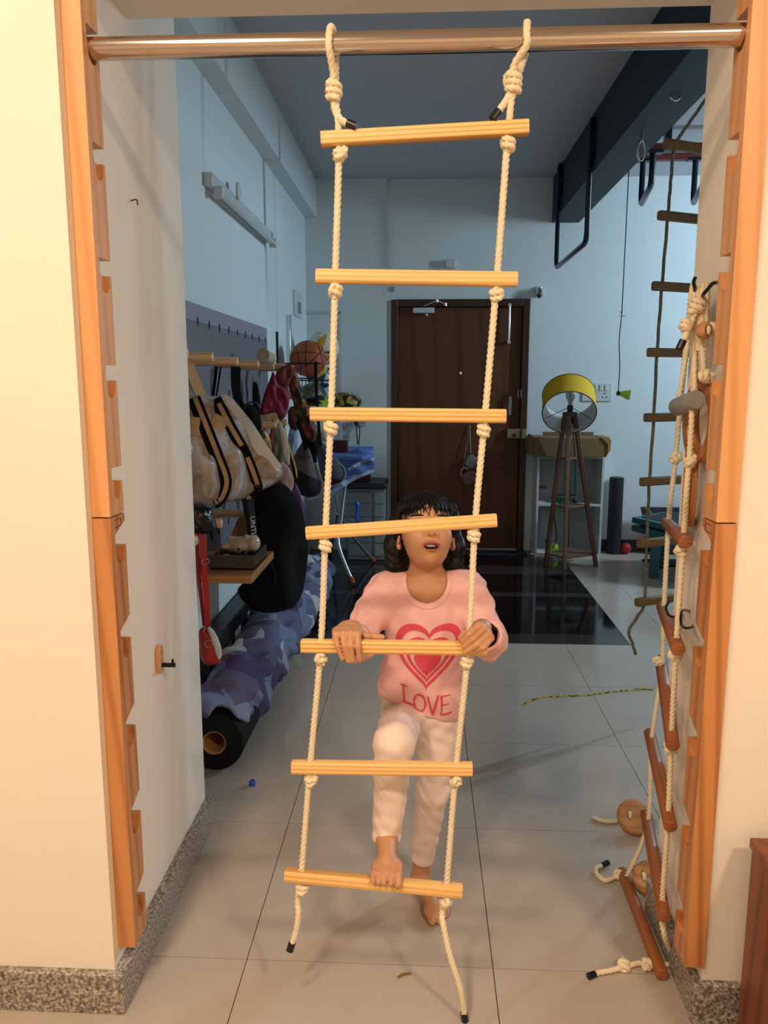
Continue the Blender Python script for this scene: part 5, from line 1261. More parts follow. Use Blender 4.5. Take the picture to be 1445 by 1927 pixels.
# ================================================================== far left corner: balls, ironing table, bin, switches
rk = thing('ball_rack', 'black and chrome wall rack holding balls and hooks', 'rack', (XL + .05, 5.45, 1.3))
a = at_x(583, 628, XL + .03); MB().box((XL, 5.50, 1.28), (XL + .028, 5.56, 1.86)).build('chrome_upright', 'chrome', rk, .003)
BC = at_y(580, 675, 5.28); FC = at_y(608, 655, 5.72); UC = at_y(602, 707, 5.86)
mb = MB()
for c, r in ((BC, .128), (FC, .125), (UC, .105)):
    y0 = c.y - r - .004; z = c.z - .035
    MB().tube([(XL + .02, y0, z), (c.x + .10, y0, z)], .005, 8).build('arm', 'black_metal', rk)
    MB().tube([(XL + .02, c.y + r * .9, z), (c.x + .10, c.y + r * .9, z)], .005, 8).build('arm', 'black_metal', rk)
MB().box((XL, 5.10, 1.40), (XL + .012, 5.13, 1.72)).build('end_plate', 'black_metal', rk)
hb = MB(); hz = at_y(590, 712, 5.5).z
MB().tube([(XL + .02, 5.55, hz), (XL + .23, 5.55, hz)], .005, 8).build('hook_rail', 'black_metal', rk)
for k in range(7):
    x = XL + .04 + .028 * k; MB().tube(spline([(x, 5.55, hz), (x, 5.545, hz - .05), (x + .002, 5.53, hz - .06), (x + .002, 5.515, hz - .05)], .01), .003, 6).build('hook', 'black_metal', rk)
def seams(c, r, par):
    for n in ((1, 0, 0), (0, .35, 1), (.55, .3, -.75)):
        n = Vector(n).normalized(); u_, v_ = frame(n); off = 0
        MB().tube([c + (u_ * math.cos(a) + v_ * math.sin(a)) * (r - .0005) for a in [2 * PI * k / 48 for k in range(48)]], .0028, 6, closed=True).build('seam', 'ball_line', par)
    for s in (-1, 1):
        n = Vector((1, .3, .2)).normalized() * s; u_, v_ = frame(n); MB().tube([c + n * r * .62 + (u_ * math.cos(a) + v_ * math.sin(a)) * (r * .7846 - .0005) for a in [2 * PI * k / 40 for k in range(40)]], .0028, 6, closed=True).build('seam', 'ball_line', par)
t = thing('basketball', 'orange basketball with black seams on the wall rack', 'ball', (BC.x, BC.y, BC.z - .12)); MB().ball(BC, .12, 36).build('ball', 'basketball', t); seams(BC, .12, t)
tag(MB().ball(FC, .118, 36).build('football', 'football', None), 'white football with yellow and green print behind the basketball', 'ball')
tag(MB().ball(UC, .10, 30).build('volleyball', 'blue_ball', None), 'blue and yellow ball under the white football', 'ball')
def helmet(name, c, r, mat, label, turn, open_dir):
    F = Field(np.array(c) - .2, np.array(c) + .2, .006); F.ell(c, (r[0], r[1], r[2]), 0); d0 = F.d.copy(); F.d = np.maximum(d0, -(d0 + .018)); F.cut(np.array(c) - np.array([0, 0, r[2] * .35]), open_dir)
    X, Y, Z = F.full(); gr = np.minimum(np.abs(((X - c[0]) / r[0]) - .35), np.abs(((X - c[0]) / r[0]) + .35)) - .07
    F.d = np.maximum(F.d, -np.maximum(gr.astype(np.float32) * r[0], np.abs(Y - c[1]) - r[1] * .6) * 1.0 - .0) if turn else F.d
    o = mesh_obj(name, F.mesh(name, mat, 1)); tag(o, label, 'helmet', 'helmets on the hooks'); return o
h1 = at_y(588, 748, 5.42); helmet('bicycle_helmet', h1, (.10, .12, .10), 'helmet_grey', 'grey patterned helmet with a lime star on the hooks', False, (.3, -.3, -1))
h2 = at_y(646, 758, 6.345); helmet('bicycle_helmet', h2, (.15, .125, .085), 'helmet', 'yellow and black slotted helmet right of the white rope', True, (0, 0, -1))
c = at_y(613, 758, 5.30); pl = Plane3(c, (1, .2, 0), (0, 0, 1)); st = []
for k in range(10): a = PI / 2 + 2 * PI * k / 10; rr = .05 if k % 2 == 0 else .02; st.append(pl.pt(rr * math.cos(a), rr * math.sin(a)))
tag(MB().prism(st, (0, 0, 0), pl.n * .008).build('star_tag', 'lime', None), 'bright lime green star tag hanging by the helmet', 'tag')

# ironing table
it = thing('ironing_table', 'folding ironing table with grey bent legs and orange feet', 'table', (-.55, 5.6, 0))
zt_ = at_y(690, 846, 5.75).z
bd_ = MB(); out = [(-.84, 5.30), (-.40, 5.22), (-.36, 5.35), (-.38, 6.05), (-.84, 6.10)]; bd_.prism([(x, y, 0) for x, y in out], (0, 0, zt_ - .03), (0, 0, zt_)); bd_.build('board', 'blue_cloth', it, .008)
def leg(px, y0, y1, top):
    P = [top] + [at_y(px[i][0], px[i][1], y0 + (y1 - y0) * i / max(1, len(px) - 1)) for i in range(len(px))]
    f_ = P[-1]; s_ = at_z(px[-1][0], px[-1][1], .012); P[-1] = s_
    MB().tube(spline(P, .03), .013, 10).build('leg', 'grey_metal', it); d = (P[-1] - P[-2]).normalized(); MB().cyl(P[-1] - d * .05, P[-1], .017, .014).build('foot_cap', 'rust_plastic', it)
leg([(650, 912), (642, 975), (637, 1025), (665, 1098)], 5.55, 5.30, Vector((-.50, 5.6, zt_ - .02)))
leg([(634, 950), (652, 990), (668, 1015), (704, 1056)], 5.75, 5.95, Vector((-.62, 5.8, zt_ - .02)))
leg([(632, 945), (628, 1000), (620, 1040)], 5.75, 6.0, Vector((-.76, 5.7, zt_ - .02)))
MB().bar(at_y(632, 965, 5.65), at_y(668, 980, 5.65), .012, .012).build('brace', 'chrome', it)
q = facing(5.42, -.5, .85, math.radians(10)); cl_ = inflate('blue_cloth', [(618, 878), (640, 862), (668, 842), (700, 846), (708, 868), (706, 884), (690, 890), (660, 905), (640, 925), (620, 935), (612, 915)], q, .030, 'blue_cloth', None, .03, .006, .014, 60, 4, 1, fdir=(.3, 1)); tag(cl_, 'rumpled blue cloth with pale border hanging off the ironing table', 'cloth')
ribbon_on(cl_, [(622, 930), (645, 912), (672, 896), (703, 884)], .035, 'border', 'pale_cloth', cl_, .006)
ribbon_on(cl_, [(655, 884), (672, 874), (690, 866), (704, 864)], .022, 'border', 'pale_cloth', cl_, .006)
p = at_y(638, 846, 5.5); tag(MB().box((p.x - .07, 5.48, zt_), (p.x + .06, 5.56, zt_ + .085)).build('snack_box', 'red_box', None, .003), 'dark red packet standing on the ironing table', 'box')
bn = thing('plastic_bin', 'grey plastic drawer bin with slate lid beside the door', 'bin', (-.40, 6.2, 0))
bx0, bx1, bz = at_y(652, 920, 6.05).x, at_y(727, 920, 6.05).x, at_y(700, 920, 6.05).z
MB().box((bx0, 6.06, .0), (bx1 - .01, 6.42, bz)).build('body', 'grey_plastic', bn, .008)
MB().box((bx0 - .01, 6.03, bz), (bx1, 6.43, bz + .045)).build('lid', 'slate', bn, .014)
n_ = 5
for k in range(n_):
    z0 = .03 + k * (bz - .05) / n_; MB().box((bx0 + .22, 6.052, z0 + .008), (bx1 - .022, 6.062, z0 + (bz - .05) / n_ - .004)).build('panel', 'pale_grey', bn, .003)
    MB().box((bx0 + .012, 6.052, z0 + .008), (bx0 + .19, 6.062, z0 + (bz - .05) / n_ - .004)).build('panel', 'grey_plastic', bn, .003)
p = at_y(678, 903, 6.15); tag(MB().box((p.x - .10, 6.12, bz + .045), (p.x + .07, 6.32, bz + .13)).build('red_carton', 'red_box', None, .003), 'dark red carton on the slate bin lid', 'box')
p = at_y(671, 955, 5.98); t = thing('blue_brush', 'small blue plastic brush leaning by the bin', 'brush', (p.x, 5.98, .30)); MB().tube(spline([(p.x, 6.02, p.z + .03), (p.x + .004, 6.01, p.z), (p.x, 6.0, p.z - .06), (p.x + .005, 5.99, p.z - .12)], .02), [.018 if i < 3 else .013 for i in range(len(spline([(p.x, 6.02, p.z + .03), (p.x + .004, 6.01, p.z), (p.x, 6.0, p.z - .06), (p.x + .005, 5.99, p.z - .12)], .02)))], 10).build('handle', 'blue_plastic', t)
MB().ball((p.x + .01, 5.98, p.z - .16), (.06, .03, .05), 14).build('head', 'black_plastic', t)
def plate(px0, py0, px1, py1, ypl, label, sock, cat='switch'):
    a = at_y(px0, py0, ypl); b = at_y(px1, py1, ypl); t = thing('switchboard', label, cat, ((a.x + b.x) / 2, ypl, b.z))
    MB().box((a.x, ypl - .012, b.z), (b.x, ypl, a.z)).build('plate', 'white_plastic', t, .003)
    for (u, v, w_, h_) in sock:
        x = a.x + (b.x - a.x) * u; z = b.z + (a.z - b.z) * v; MB().box((x - w_ / 2, ypl - .017, z - h_ / 2), (x + w_ / 2, ypl - .011, z + h_ / 2)).build('rocker', 'pale_grey', t, .002)
    return t, a, b
YP = YB - .035
plate(640, 793, 659, 812, YP, 'upper white switch plate left of the plugs', [(.3, .7, .018, .03), (.7, .7, .018, .03), (.5, .28, .03, .02)])
plate(638, 813, 659, 830, YP, 'lower white socket plate above the ironing table', [(.5, .5, .04, .03)])
t, a, b = plate(668, 785, 690, 802, YP, 'white socket plate with a black plug in it', [(.75, .5, .02, .03)])
p = at_y(671, 796, YP - .03); MB().ball(p, (.02, .022, .024), 14).build('plug', 'black_plastic', t)
MB().tube(spline([p, at_y(671, 815, YP - .035), at_y(674, 838, YP - .05), at_y(677, 812, YP - .03), at_y(676, 800, YP - .015)], .03), .0045, 6).build('cord', 'black_plastic', t)
cn = MB(); x = at_y(641, 650, YP).x; zt2 = at_y(641, 587, YP).z; cn.box((x - .012, YP - .016, .9), (x + .012, YP, zt2)); cn.box((XL, YP - .016, zt2 - .012), (x, YP, zt2 + .008)); tag(cn.build('cable_trunking', 'white_plastic', None), 'white cable trunking running down the pilaster', 'trunking')
a = at_x(551, 545, XL); b = at_x(565, 600, XL); t = thing('switchboard', 'white switch plate with grey panel high on the left wall', 'switch', (XL, (a.y + b.y) / 2, b.z)); MB().box((XL, a.y, b.z), (XL + .014, b.y, a.z)).build('plate', 'white_plastic', t, .003); MB().box((XL + .013, a.y + .13, b.z + .03), (XL + .019, b.y - .06, a.z - .07)).build('rocker', 'grey_plastic', t, .002)
# unlit tube fixture on the left wall
a = at_x(382, 347, XL); b = at_x(503, 446, XL); tf = thing('tube_fixture', 'unlit white tube light fixture high on the left wall', 'light', (XL, (a.y + b.y) / 2, (a.z + b.z) / 2)); zc = (a.z + b.z) / 2
MB().box((XL, a.y, zc - .02), (XL + .04, b.y, zc + .035)).build('batten', 'white_metal', tf, .004); MB().cyl((XL + .055, a.y + .06, zc - .035), (XL + .055, b.y - .06, zc - .035), .014).build('tube', 'bulb', tf)
for y in (a.y + .05, b.y - .10): MB().box((XL + .03, y, zc - .06), (XL + .07, y + .03, zc - .01)).build('lamp_holder', 'white_plastic', tf, .004)
MB().lathe((XL + .045, a.y + .45, zc + .06), [(.001, 0), (.04, 0), (.04, .01), (.001, .012)], (1, 0, 0), 20).build('starter_disc', 'white_plastic', tf)

# ================================================================== back wall and door
p = at_y(847, 500, YB); a = at_y(838, 490, YB); tag(MB().box((a.x, YB - .045, at_y(840, 505, YB).z), (at_y(857, 490, YB).x, YB, a.z)).build('doorbell_chime', 'white_plastic', None, .004), 'small white chime box above the door', 'chime')
p = at_y(1014, 552, YB); t = thing('bulb_holder', 'small wall lamp holder right of the door top', 'lamp', p); MB().cyl((p.x, YB, p.z + .01), (p.x, YB - .02, p.z + .01), .045, .04).build('rose', 'white_plastic', t); MB().lathe((p.x, YB - .05, p.z - .05), [(.001, 0), (.02, .01), (.035, .035), (.03, .06), (.02, .075), (.02, .09), (.001, .09)], (0, 0, 1)).build('holder', 'chrome', t)
p = at_y(738, 545, YB); tag(MB().box((p.x - .012, YB - .012, p.z - .02), (p.x + .018, YB, p.z + .02)).build('sensor_plate', 'pale_grey', None, .002), 'tiny grey plate left of the door top', 'plate')
p = at_y(884, 868, YB - .01); t = thing('hanging_pouch', 'small silver pouch hanging on a string on the door', 'pouch', p); q = facing(YB - .03, p.x, p.z); inflate('pouch', [(873, 876), (876, 862), (886, 853), (899, 862), (898, 872), (889, 885)], q, .018, 'silver_pouch', t, .02, .005, .003, 60, 2, 1)
MB().tube([at_y(884, 800, YB), at_y(885, 830, YB - .02), at_y(886, 853, YB - .03)], .003, 6).build('string', 'cream_cloth', t)
t = thing('hanging_pouch', 'small pink pouch with white handle hanging below the silver one', 'pouch', at_y(881, 900, YB - .03)); inflate('pouch', [(868, 893), (880, 886), (893, 884), (897, 898), (893, 910), (876, 916), (869, 905)], q, .022, 'pink_pouch', t, .025, .005, .004, 60, 4, 1)
MB().tube(spline([at_y(868, 895, YB - .04), at_y(868, 885, YB - .04), at_y(874, 880, YB - .045), at_y(881, 884, YB - .04)], .01), .006, 8).build('handle', 'cream_cloth', t); MB().tube([at_y(882, 812, YB), at_y(876, 850, YB - .02), at_y(871, 882, YB - .035)], .0022, 6).build('string', 'cream_cloth', t)
a = at_z(852, 1044, 0); b = at_z(968, 1028, 0); tag(MB().box((a.x, a.y - .02, .0005), (b.x + .06, 6.44, .012)).build('door_mat', 'navy_board', None, .004), 'dark blue door mat in front of the entrance door', 'mat')
def wall_plate(px0, py0, px1, py1, label):
    a = at_y(px0, py0, YB); b = at_y(px1, py1, YB); t = thing('switchboard', label, 'switch', ((a.x + b.x) / 2, YB, b.z)); MB().box((a.x, YB - .012, b.z), (b.x, YB, a.z)).build('plate', 'white_plastic', t, .003)
    w_ = b.x - a.x; h_ = a.z - b.z
    for u in (.2, .45, .62, .8): MB().box((a.x + w_ * u - .012, YB - .018, b.z + h_ * .58), (a.x + w_ * u + .012, YB - .011, b.z + h_ * .9)).build('rocker', 'white_plastic', t, .002)
    for u in (.3, .75):
        for dx, dz in ((0, .018), (-.014, -.012), (.014, -.012)): MB().cyl((a.x + w_ * u + dx, YB - .0125, b.z + h_ * .3 + dz), (a.x + w_ * u + dx, YB - .0115, b.z + h_ * .3 + dz), .006).build('socket_hole', 'black_plastic', t)
wall_plate(1096, 721, 1150, 755, 'large white switchboard behind the yellow lamp shade')

# floor lamp
lp = thing('floor_lamp', 'wooden tripod shelf floor lamp with tilted yellow drum shade', 'floor lamp', (at_z(1062, 1048).x, 6.02, 0))
lc = at_z(1062, 1050); lx, ly = lc.x, 6.02
topz = at_y(1072, 784, ly).z
feet = [Vector((at_z(1018, 1052).x, 5.93, 0)), Vector((at_z(1106, 1050).x, 5.93, 0)), Vector((at_z(1053, 1060).x, 5.80, 0)), Vector((lx + .015, 6.20, 0))]
tops = [Vector((at_y(1061, 785, ly).x, ly - .01, topz)), Vector((at_y(1081, 785, ly).x, ly - .01, topz)), Vector((at_y(1068, 785, ly).x, ly - .05, topz)), Vector((at_y(1074, 785, ly).x, ly + .05, topz))]
for i, (f_, t_) in enumerate(zip(feet, tops)): MB().bar(f_, t_, .044 if i < 2 else .026, .03).build('leg', 'lamp_wood' if i != 2 else 'lamp_wood_pale', lp, .003)
def lshelf(z, ins):
    k = z / topz; P = [feet[i].lerp(tops[i], k) for i in (0, 2, 1, 3)]; MB().prism([(p.x, p.y, z) for p in P], (0, 0, -.008), (0, 0, .008)).build('shelf', 'lamp_wood_pale', lp, .002)
for py in (1041, 951, 862): lshelf(at_y(1060, py, 5.98).z, 0)
ax = Vector((.10, .79, .60)).normalized(); sr = .196; sl_ = .21
lo_ = at_y(1071, 777, 5.86)
mbs = MB(); mbs.lathe(lo_, [(sr, 0), (sr, sl_), (sr - .004, sl_), (sr - .004, 0), (sr, 0)], ax, 48); shd = mbs.build('lamp_shade', 'yellow_shade', lp)
MB().lathe(lo_, [(sr - .0045, .002), (sr - .0045, sl_ - .002), (sr - .0055, sl_ - .002), (sr - .0055, .002), (sr - .0045, .002)], ax, 48).build('lining', 'shade_lining', shd)
n_, u_ = frame(ax)
for o_ in (0, sl_): MB().tube([lo_ + ax * o_ + (n_ * math.cos(a) + u_ * math.sin(a)) * sr for a in [2 * PI * k / 48 for k in range(48)]], .0035, 6, closed=True).build('rim', 'black_metal', shd)
cen = Vector((at_y(1072, 784, ly).x, ly, topz))
MB().cyl(cen, cen + Vector((0, 0, .035)), .055, seg=4).build('cap_plate', 'lamp_wood_pale', lp)
MB().cyl(cen + Vector((0, 0, .035)), cen + Vector((0, 0, .085)), .022).build('socket', 'black_plastic', lp)
MB().lathe(cen + Vector((0, 0, .08)), [(.001, 0), (.016, .0), (.018, .03), (.033, .06), (.038, .085), (.030, .112), (.001, .124)], (0, 0, 1)).build('bulb', 'bulb', lp)
for a in (0, 2.1, 4.2):
    MB().tube([cen + Vector((0, 0, .075)), lo_ + ax * .05 + (n_ * math.cos(a) + u_ * math.sin(a)) * (sr - .005)], .0025, 6).build('spider_arm', 'black_metal', shd)
MB().tube(spline([cen + Vector((.02, .02, 0)), at_y(1082, 870, 6.06), at_y(1082, 935, 6.06)], .03), .004, 6).build('cord', 'black_plastic', lp)
pl_ = at_y(1081, 942, 6.06); MB().ball(pl_, (.02, .014, .02), 12).build('plug', 'black_plastic', lp)
MB().tube(spline([at_y(1040, 950, 6.1), at_y(1045, 990, 6.05), at_y(1047, 1015, 6.0), at_y(1040, 1030, 5.98), at_y(1030, 1027, 5.96), at_y(1026, 1015, 5.95)], .03), .004, 6).build('cord', 'black_plastic', lp)

# white open cabinet, box, mat roll
cx0, cx1 = at_y(1008, 950, 6.26).x, at_y(1133, 950, 6.26).x; ct = at_y(1070, 862, 6.26).z; cy0, cy1 = 6.24, 6.49
cb_ = thing('open_cabinet', 'white two-compartment open cabinet behind the floor lamp', 'cabinet', ((cx0 + cx1) / 2, 6.38, 0))
tk = .018
MB().box((cx0, cy0, 0), (cx0 + tk, cy1, ct)).build('side_panel', 'white_plastic', cb_, .001); MB().box((cx1 - tk, cy0, 0), (cx1, cy1, ct)).build('side_panel', 'white_plastic', cb_, .001)
MB().box((cx0, cy0, ct), (cx1, cy1, ct + tk)).build('top_panel', 'white_plastic', cb_, .001); MB().box((cx0 + tk, cy0, .0), (cx1 - tk, cy1, .03)).build('bottom_panel', 'white_plastic', cb_, .001)
zm = at_y(1070, 950, 6.26).z; MB().box((cx0 + tk, cy0, zm - tk / 2), (cx1 - tk, cy1, zm + tk / 2)).build('shelf', 'white_plastic', cb_, .001)
MB().box((cx0 + tk, cy1 - .008, .03), (cx1 - tk, cy1, ct)).build('back_panel', 'pale_grey', cb_)
for z in (.12, .35, .50, .70):
    for x in (cx0 + tk, cx1 - tk): MB().cyl((x - .002, cy0 + .04, z), (x + .002, cy0 + .04, z), .006, seg=10).build('peg_hole', 'grey_plastic', cb_)
p = at_y(1022, 917, 6.47); MB().box((p.x - .03, cy1 - .012, p.z - .014), (p.x + .03, cy1 - .008, p.z + .014)).build('sticker', 'cardboard', cb_)
bx_b = at_y(1003, 855, 6.2).x; bx_e = at_y(1140, 855, 6.2).x; z0 = ct + tk; z1 = at_y(1070, 823, 6.2).z
bxx = thing('cardboard_box', 'worn open cardboard box on top of the white cabinet', 'box', ((bx_b + bx_e) / 2, 6.3, z0))
MB().box((bx_b, 6.16, z0), (bx_e, 6.46, z1)).build('box_body', 'cardboard', bxx, .004)
MB().prism([(bx_b - .035, 0, z0 + .01), (bx_b, 0, z0 + .01), (bx_b, 0, z1), (bx_b - .01, 0, z1 + .015), (bx_b - .035, 0, z1 - .02)], (0, 6.18, 0), (0, 6.42, 0)).build('flap', 'cardboard', bxx)
MB().prism([(bx_e, 0, z0 + .02), (bx_e + .02, 0, z0 + .05), (bx_e + .025, 0, z1 - .03), (bx_e + .01, 0, z1 + .005), (bx_e - .05, 0, z1 + .004), (bx_e, 0, z1 - .05)], (0, 6.15, 0), (0, 6.40, 0)).build('flap', 'card_tube', bxx)
MB().box((bx_b + .10, 6.40, z1), (bx_e - .06, 6.405, z1 + .03)).build('flap', 'cardboard', bxx)
bk_ = thing('green_tray', 'dark green tray of odds and ends inside the cabinet', 'tray', (cx0 + .2, 6.36, zm + .009)); p = at_y(1063, 936, 6.36)
MB().box((p.x - .10, 6.28, zm + .009), (p.x + .08, 6.42, zm + .06)).build('tray', 'mat_green', bk_, .006)
for k in range(5): MB().bar((p.x - .09 + .035 * k, 6.275, zm + .02), (p.x - .07 + .035 * k, 6.275, zm + .055), .008, .004, Vector((0, 1, 0))).build('slat', 'mat_black', bk_)
p = at_y(1043, 1026, 6.33); tag(MB().ball((p.x, 6.33, .03 + .034), .034, 20).build('tennis_ball', 'lime_dull'), 'yellow-green tennis ball at the bottom of the cabinet', 'ball')
p = at_z(1148, 1036); mr = .052; t = thing('yoga_mat', 'dark rolled yoga mat standing beside the white cabinet', 'mat', (p.x, 6.40, 0)); zt3 = at_y(1149, 898, 6.4).z
P = []; n = 90
for k in range(n): a = 2 * PI * 4 * k / n; r_ = mr * (.35 + .65 * k / n); P.append(Vector((p.x + r_ * math.cos(a), 6.42 + r_ * math.sin(a), 0)))
mb = MB(); vs = []
for q_ in P: vs += [q_, q_ + Vector((0, 0, zt3))]
mb._add(vs, [(2 * k, 2 * k + 2, 2 * k + 3, 2 * k + 1) for k in range(n - 1)]); ym = mb.build('mat_spiral', 'mat_green', t); sm_ = ym.modifiers.new('solid', 'SOLIDIFY'); sm_.thickness = .004
MB().lathe((p.x, 6.42, 0), [(mr + .002, 0), (mr + .005, .0), (mr + .005, zt3 - .004), (mr + .002, zt3 - .004), (mr + .002, 0)], (0, 0, 1), 36).build('outer_layer', 'mat_black', t)
p = at_z(1177, 1034, .036); tag(MB().ball((p.x, p.y, .047), .046, 24).build('rubber_ball', 'red_rubber'), 'small red rubber ball on the floor by the skirting', 'ball')
p = at_z(1003, 1045); tag(MB().ball((p.x, p.y, .012), (.03, .015, .012), 12).build('plastic_scrap', 'white_plastic'), 'small crumpled white scrap beside the lamp foot', 'scrap')
p = at_z(1076, 1056); t = tag(MB().box((p.x - .02, p.y - .012, 0), (p.x + .02, p.y + .012, .024)).build('wood_block', 'peg', None, .004), 'small pale wooden block at the lamp base', 'block')

# exercise bench and boards by the back wall
eb = thing('exercise_step', 'dark teal stacked exercise step platform by the back wall', 'exercise step', (2.0, 5.9, 0))
def step(zo, col, col2, px, y):
    a = at_y(*px[0], y); 
    return a
a = at_y(1192, 975, 5.7); 
pl2 = lambda dx, dy, z: Vector((a.x + dx, 5.7 + dy, z))
for k, (dz, m1) in enumerate(((0, 'teal'), (-.06, 'teal'))):
    z = a.z + dz
    top = [pl2(0, 0.05, z), pl2(.16, -.28, z), pl2(.42, -.40, z), pl2(.95, -.40, z), pl2(.95, .30, z), pl2(.30, .30, z)]
    MB().prism([(p.x, p.y, 0) for p in top], (0, 0, z - .045), (0, 0, z)).build('platform', m1, eb, .008)
    ins = [((p - pl2(.55, 0, z)) * .88 + pl2(.55, 0, z)) for p in top]; MB().prism([(p.x, p.y, 0) for p in ins], (0, 0, z), (0, 0, z + .004)).build('pad', 'mat_black', eb)
MB().bar(pl2(.42, -.408, a.z - .022), pl2(.95, -.408, a.z - .022), .03, .01, Vector((0, 1, 0))).build('edge_strip', 'teal_bright', eb)
for dx, dy in ((.14, -.10), (.85, -.32), (.30, .22), (.85, .22)): MB().box((a.x + dx - .03, 5.7 + dy - .03, 0), (a.x + dx + .03, 5.7 + dy + .03, a.z - .10)).build('leg', 'teal', eb, .004)
a2 = at_y(1212, 958, 6.3); tag(MB().prism([(a2.x, 0, a2.z), (a2.x + 1.1, 0, a2.z), (a2.x + 1.1, 0, .02), (a2.x + .1, 0, .02)], (0, 6.38, 0), (0, 6.42, 0)).build('navy_panel', 'navy_board', None, .004), 'dark navy board leaning on the back wall behind the teal step', 'board')
P0_ = at_y(1214, 956, 6.05); P1_ = at_y(1262, 978, 5.75); mb = MB()
for dz in (0, -.035): mb.tube(spline([P0_ + Vector((0, 0, dz)), P0_.lerp(P1_, .5) + Vector((0, 0, -.03 + dz)), P1_ + Vector((.25, 0, -.06 + dz))], .05), .016, 8)
tag(mb.build('foam_strip', 'olive', None), 'olive foam strips lying over the teal step', 'foam')
p = at_z(1262, 1075); mb = MB()
for k in range(7): mb.box((p.x - .12 + .07 * k, p.y + .28 - .07 * k, .001), (p.x + .55, p.y + .345 - .07 * k, .016))
tag(mb.build('puzzle_mat', 'mat_black', None), 'black toothed foam mat on the floor near the teal step', 'mat')

# ================================================================== climbing gear beyond the opening
l2 = thing('rope_ladder', 'rope ladder with dull olive-brown rungs on thin flecked rope in the far room', 'rope ladder', (1.0, 3.2, .3))
R2 = rung_mesh(.40, .030, .035, .009, 'rung_olive', 6)
pts2 = []; ln = [(1252, 270), (1241, 405), (1230, 538), (1221, 663), (1215, 786), (1207, 907), (1202, 1023), (1198, 1134)]
rp2 = []; rp3 = []
for i, (x, y) in enumerate(ln):
    A = at_y(x, y, 3.15); d = Vector((.90, .43, 0)).normalized(); B = A + d * .40; rod_between(R2, 'rung', l2, A, B); rp2.append(A.lerp(B, .10)); rp3.append(A.lerp(B, .90))
top_ = Vector((1.10, 3.30, 2.64)); topp = at_y(1340, 170, 3.05)
rope(MB(), [topp, rp2[0]] + rp2 + [rp2[-1] + Vector((-.03, -.03, -.05)), rp2[-1] + Vector((-.07, -.05, -.11)), rp2[-1] + Vector((-.05, -.04, -.17)), rp2[-1] + Vector((-.03, -.02, -.22))], .0065, step=.012, seg=15).build('rope', 'rope_grey', l2, sharp=80)
rope(MB(), [topp + Vector((.14, .12, .1))] + rp3 + [rp3[-1] + Vector((.0, 0, -.2))], .0065, step=.012, seg=15).build('rope', 'rope_grey', l2, sharp=80)
tag(MB().ball(topp + Vector((.0, 0, .02)), (.016, .016, .022), 14).cyl(topp + Vector((0, 0, .03)), Vector((topp.x, topp.y, ZC)), .006).build('ceiling_eye_bolt', 'grey_metal', None), 'dark eye bolt holding the far rope ladder', 'bolt')
# U-shaped pull-up bar under the navy beam
ub = MB(); yb_ = 5.5
z1_ = at_y(1037, 500, 5.75).z
A = Vector((1.03, 6.0, 2.64)); 
P = [at_y(1039, 330, 6.05), at_y(1039, 420, 6.05), at_y(1036, 498, 6.05), at_y(1078, 464, 5.05), at_y(1082, 380, 5.05), at_y(1087, 292, 5.05)]
xs_u = .985
P = [Vector((xs_u, 6.1, 2.95)), Vector((xs_u, 6.1, at_y(1036, 498, 6.1).z)), Vector((xs_u, 5.0, at_y(1078, 464, 5.0).z)), Vector((xs_u, 5.0, 2.92))]
zz_ = (P[1].z + P[2].z) / 2; P[1].z = P[2].z = zz_
U = []
for i in range(4):
    if i in (1, 2):
        a_ = (P[i - 1] - P[i]).normalized(); b_ = (P[i + 1] - P[i]).normalized(); U += [P[i] + a_ * .06, P[i] + (a_ + b_) * .017, P[i] + b_ * .06]
    else: U.append(P[i])
t = thing('u_pull_up_bar', 'dark navy U-shaped bar fixed to the side of the navy beam', 'bar', (xs_u, 5.5, zz_)); MB().tube(U, .017, 14).build('bar', 'navy_metal', t)
for q_ in (P[0], P[3]): MB().box((q_.x - .012, q_.y - .035, q_.z - .22), (1.005, q_.y + .035, q_.z + .02)).build('mount', 'navy_metal', t, .003)
p = at_z(1208, 250, 2.64); t = thing('carabiner', 'silver carabiner hanging from the underside of the navy beam', 'carabiner', p); MB().cyl((p.x, p.y, 2.64), (p.x, p.y, 2.60), .007).build('eye', 'chrome', t)
MB().tube([Vector((p.x + .018 * math.sin(a), p.y, 2.555 + .048 * math.cos(a))) for a in [2 * PI * k / 20 for k in range(20)]], .005, 8, closed=True).build('clip', 'chrome', t)
p2 = at_z(1271, 181, 2.64); tag(MB().tube([Vector((p2.x + .02 * math.cos(a), p2.y, 2.638 - .016 * math.sin(a))) for a in [PI * k / 8 for k in range(9)]], .005, 8).build('beam_hook', 'chrome'), 'tiny pale hook under the navy beam nearest the opening', 'hook')
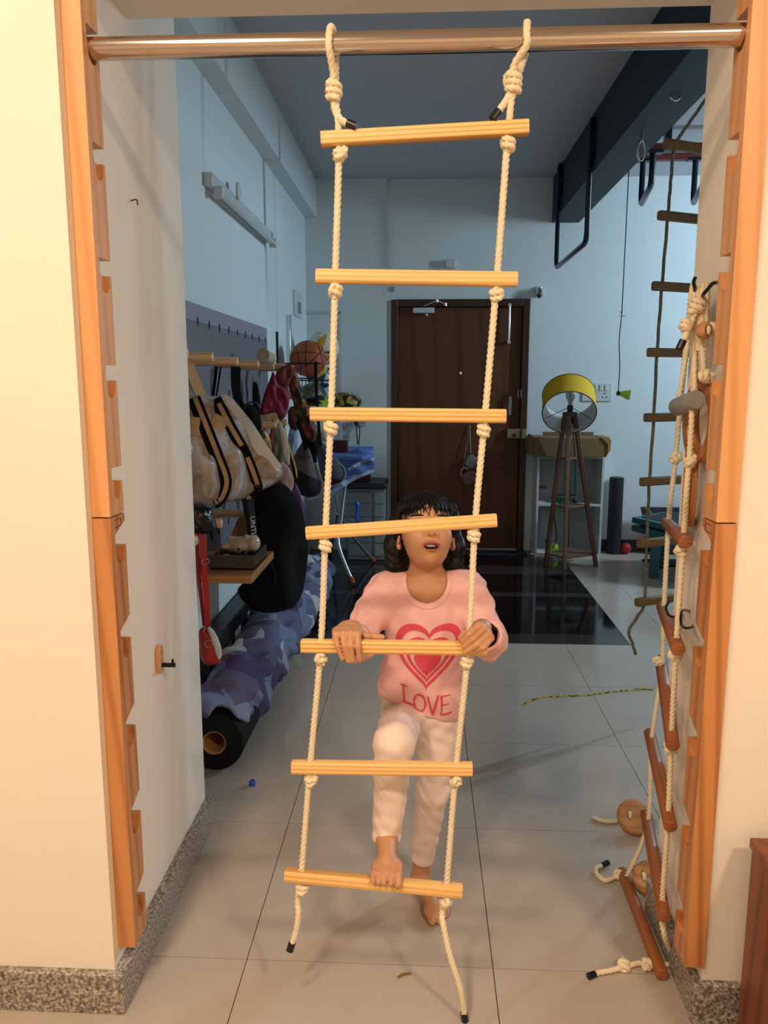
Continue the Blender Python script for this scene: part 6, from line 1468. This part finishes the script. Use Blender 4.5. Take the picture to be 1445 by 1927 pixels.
# monkey bars on the far ceiling
mk = thing('monkey_bars', 'red steel rails with navy U brackets under the far ceiling', 'monkey bars', (1.9, 5.2, 2.6))
for (x0, y0_, yv) in ((1225, 278, 5.3), (1205, 297, 5.9)):
    A = at_y(x0, y0_, yv); MB().box((A.x - .05, yv - .03, A.z - .02), (3.6, yv + .03, A.z + .02)).build('rail', 'red_metal', mk, .003); 
    for xx in (A.x + .1, 3.3): MB().box((xx - .02, yv - .02, A.z), (xx + .02, yv + .02, ZC)).build('hanger', 'navy_metal', mk)
def ubr(px, py, bx2, by2, y1, y2):
    A = at_y(px, py, y1); B = at_y(bx2, by2, y2); zb = A.z - .30
    P = [A, Vector((A.x, A.y, zb)), Vector((B.x, B.y, zb)), B]; U = []
    for i in range(4):
        if i in (1, 2):
            a_ = (P[i - 1] - P[i]).normalized(); b_ = (P[i + 1] - P[i]).normalized(); U += [P[i] + a_ * .06, P[i] + (a_ + b_) * .017, P[i] + b_ * .06]
        else: U.append(P[i])
    MB().tube(U, .020, 12).build('bracket', 'navy_metal', mk)
    for q_ in (A, B): MB().box((q_.x - .06, q_.y - .03, q_.z - .01), (q_.x + .06, q_.y + .03, q_.z + .012)).build('flange', 'navy_metal', mk, .003)
ubr(1210, 302, 1229, 286, 5.9, 5.3); ubr(1309, 300, 1328, 284, 5.9, 5.3)
# shuttlecock on a string
t = thing('hanging_shuttlecock', 'lime green shuttlecock dangling on a black string', 'shuttlecock', at_y(1167, 743, 5.2)); A = at_y(1183, 318, 5.2); A.z = 2.62; A.x = 1.205
B = at_y(1170, 590, 5.2); Cc = at_y(1163, 740, 5.2)
A = Vector((1.19, 5.2, 2.64))
A = at_y(1183, 322, 5.2)
MB().tube([Vector((A.x, A.y, ZC)), A, B], .003, 6).build('string', 'black_fabric', t); MB().tube(spline([B, at_y(1165, 640, 5.2), at_y(1166, 690, 5.2), Cc], .05), .003, 6).build('string', 'black_fabric', t)
MB().bar(at_y(1164, 594, 5.19), at_y(1177, 594, 5.19), .006, .004).bar(at_y(1167, 585, 5.19), at_y(1171, 596, 5.19), .006, .004).build('clip', 'white_metal', t)
MB().lathe(Cc, [(.001, -.012), (.014, -.008), (.016, .004), (.013, .012)], Vector((1, -.15, -.15)), 18).build('cork', 'black_plastic', t)
MB().lathe(Cc, [(.013, .012), (.022, .035), (.034, .075), (.033, .075), (.021, .035), (.012, .012)], Vector((1, -.15, -.15)), 24).build('skirt', 'lime', t)
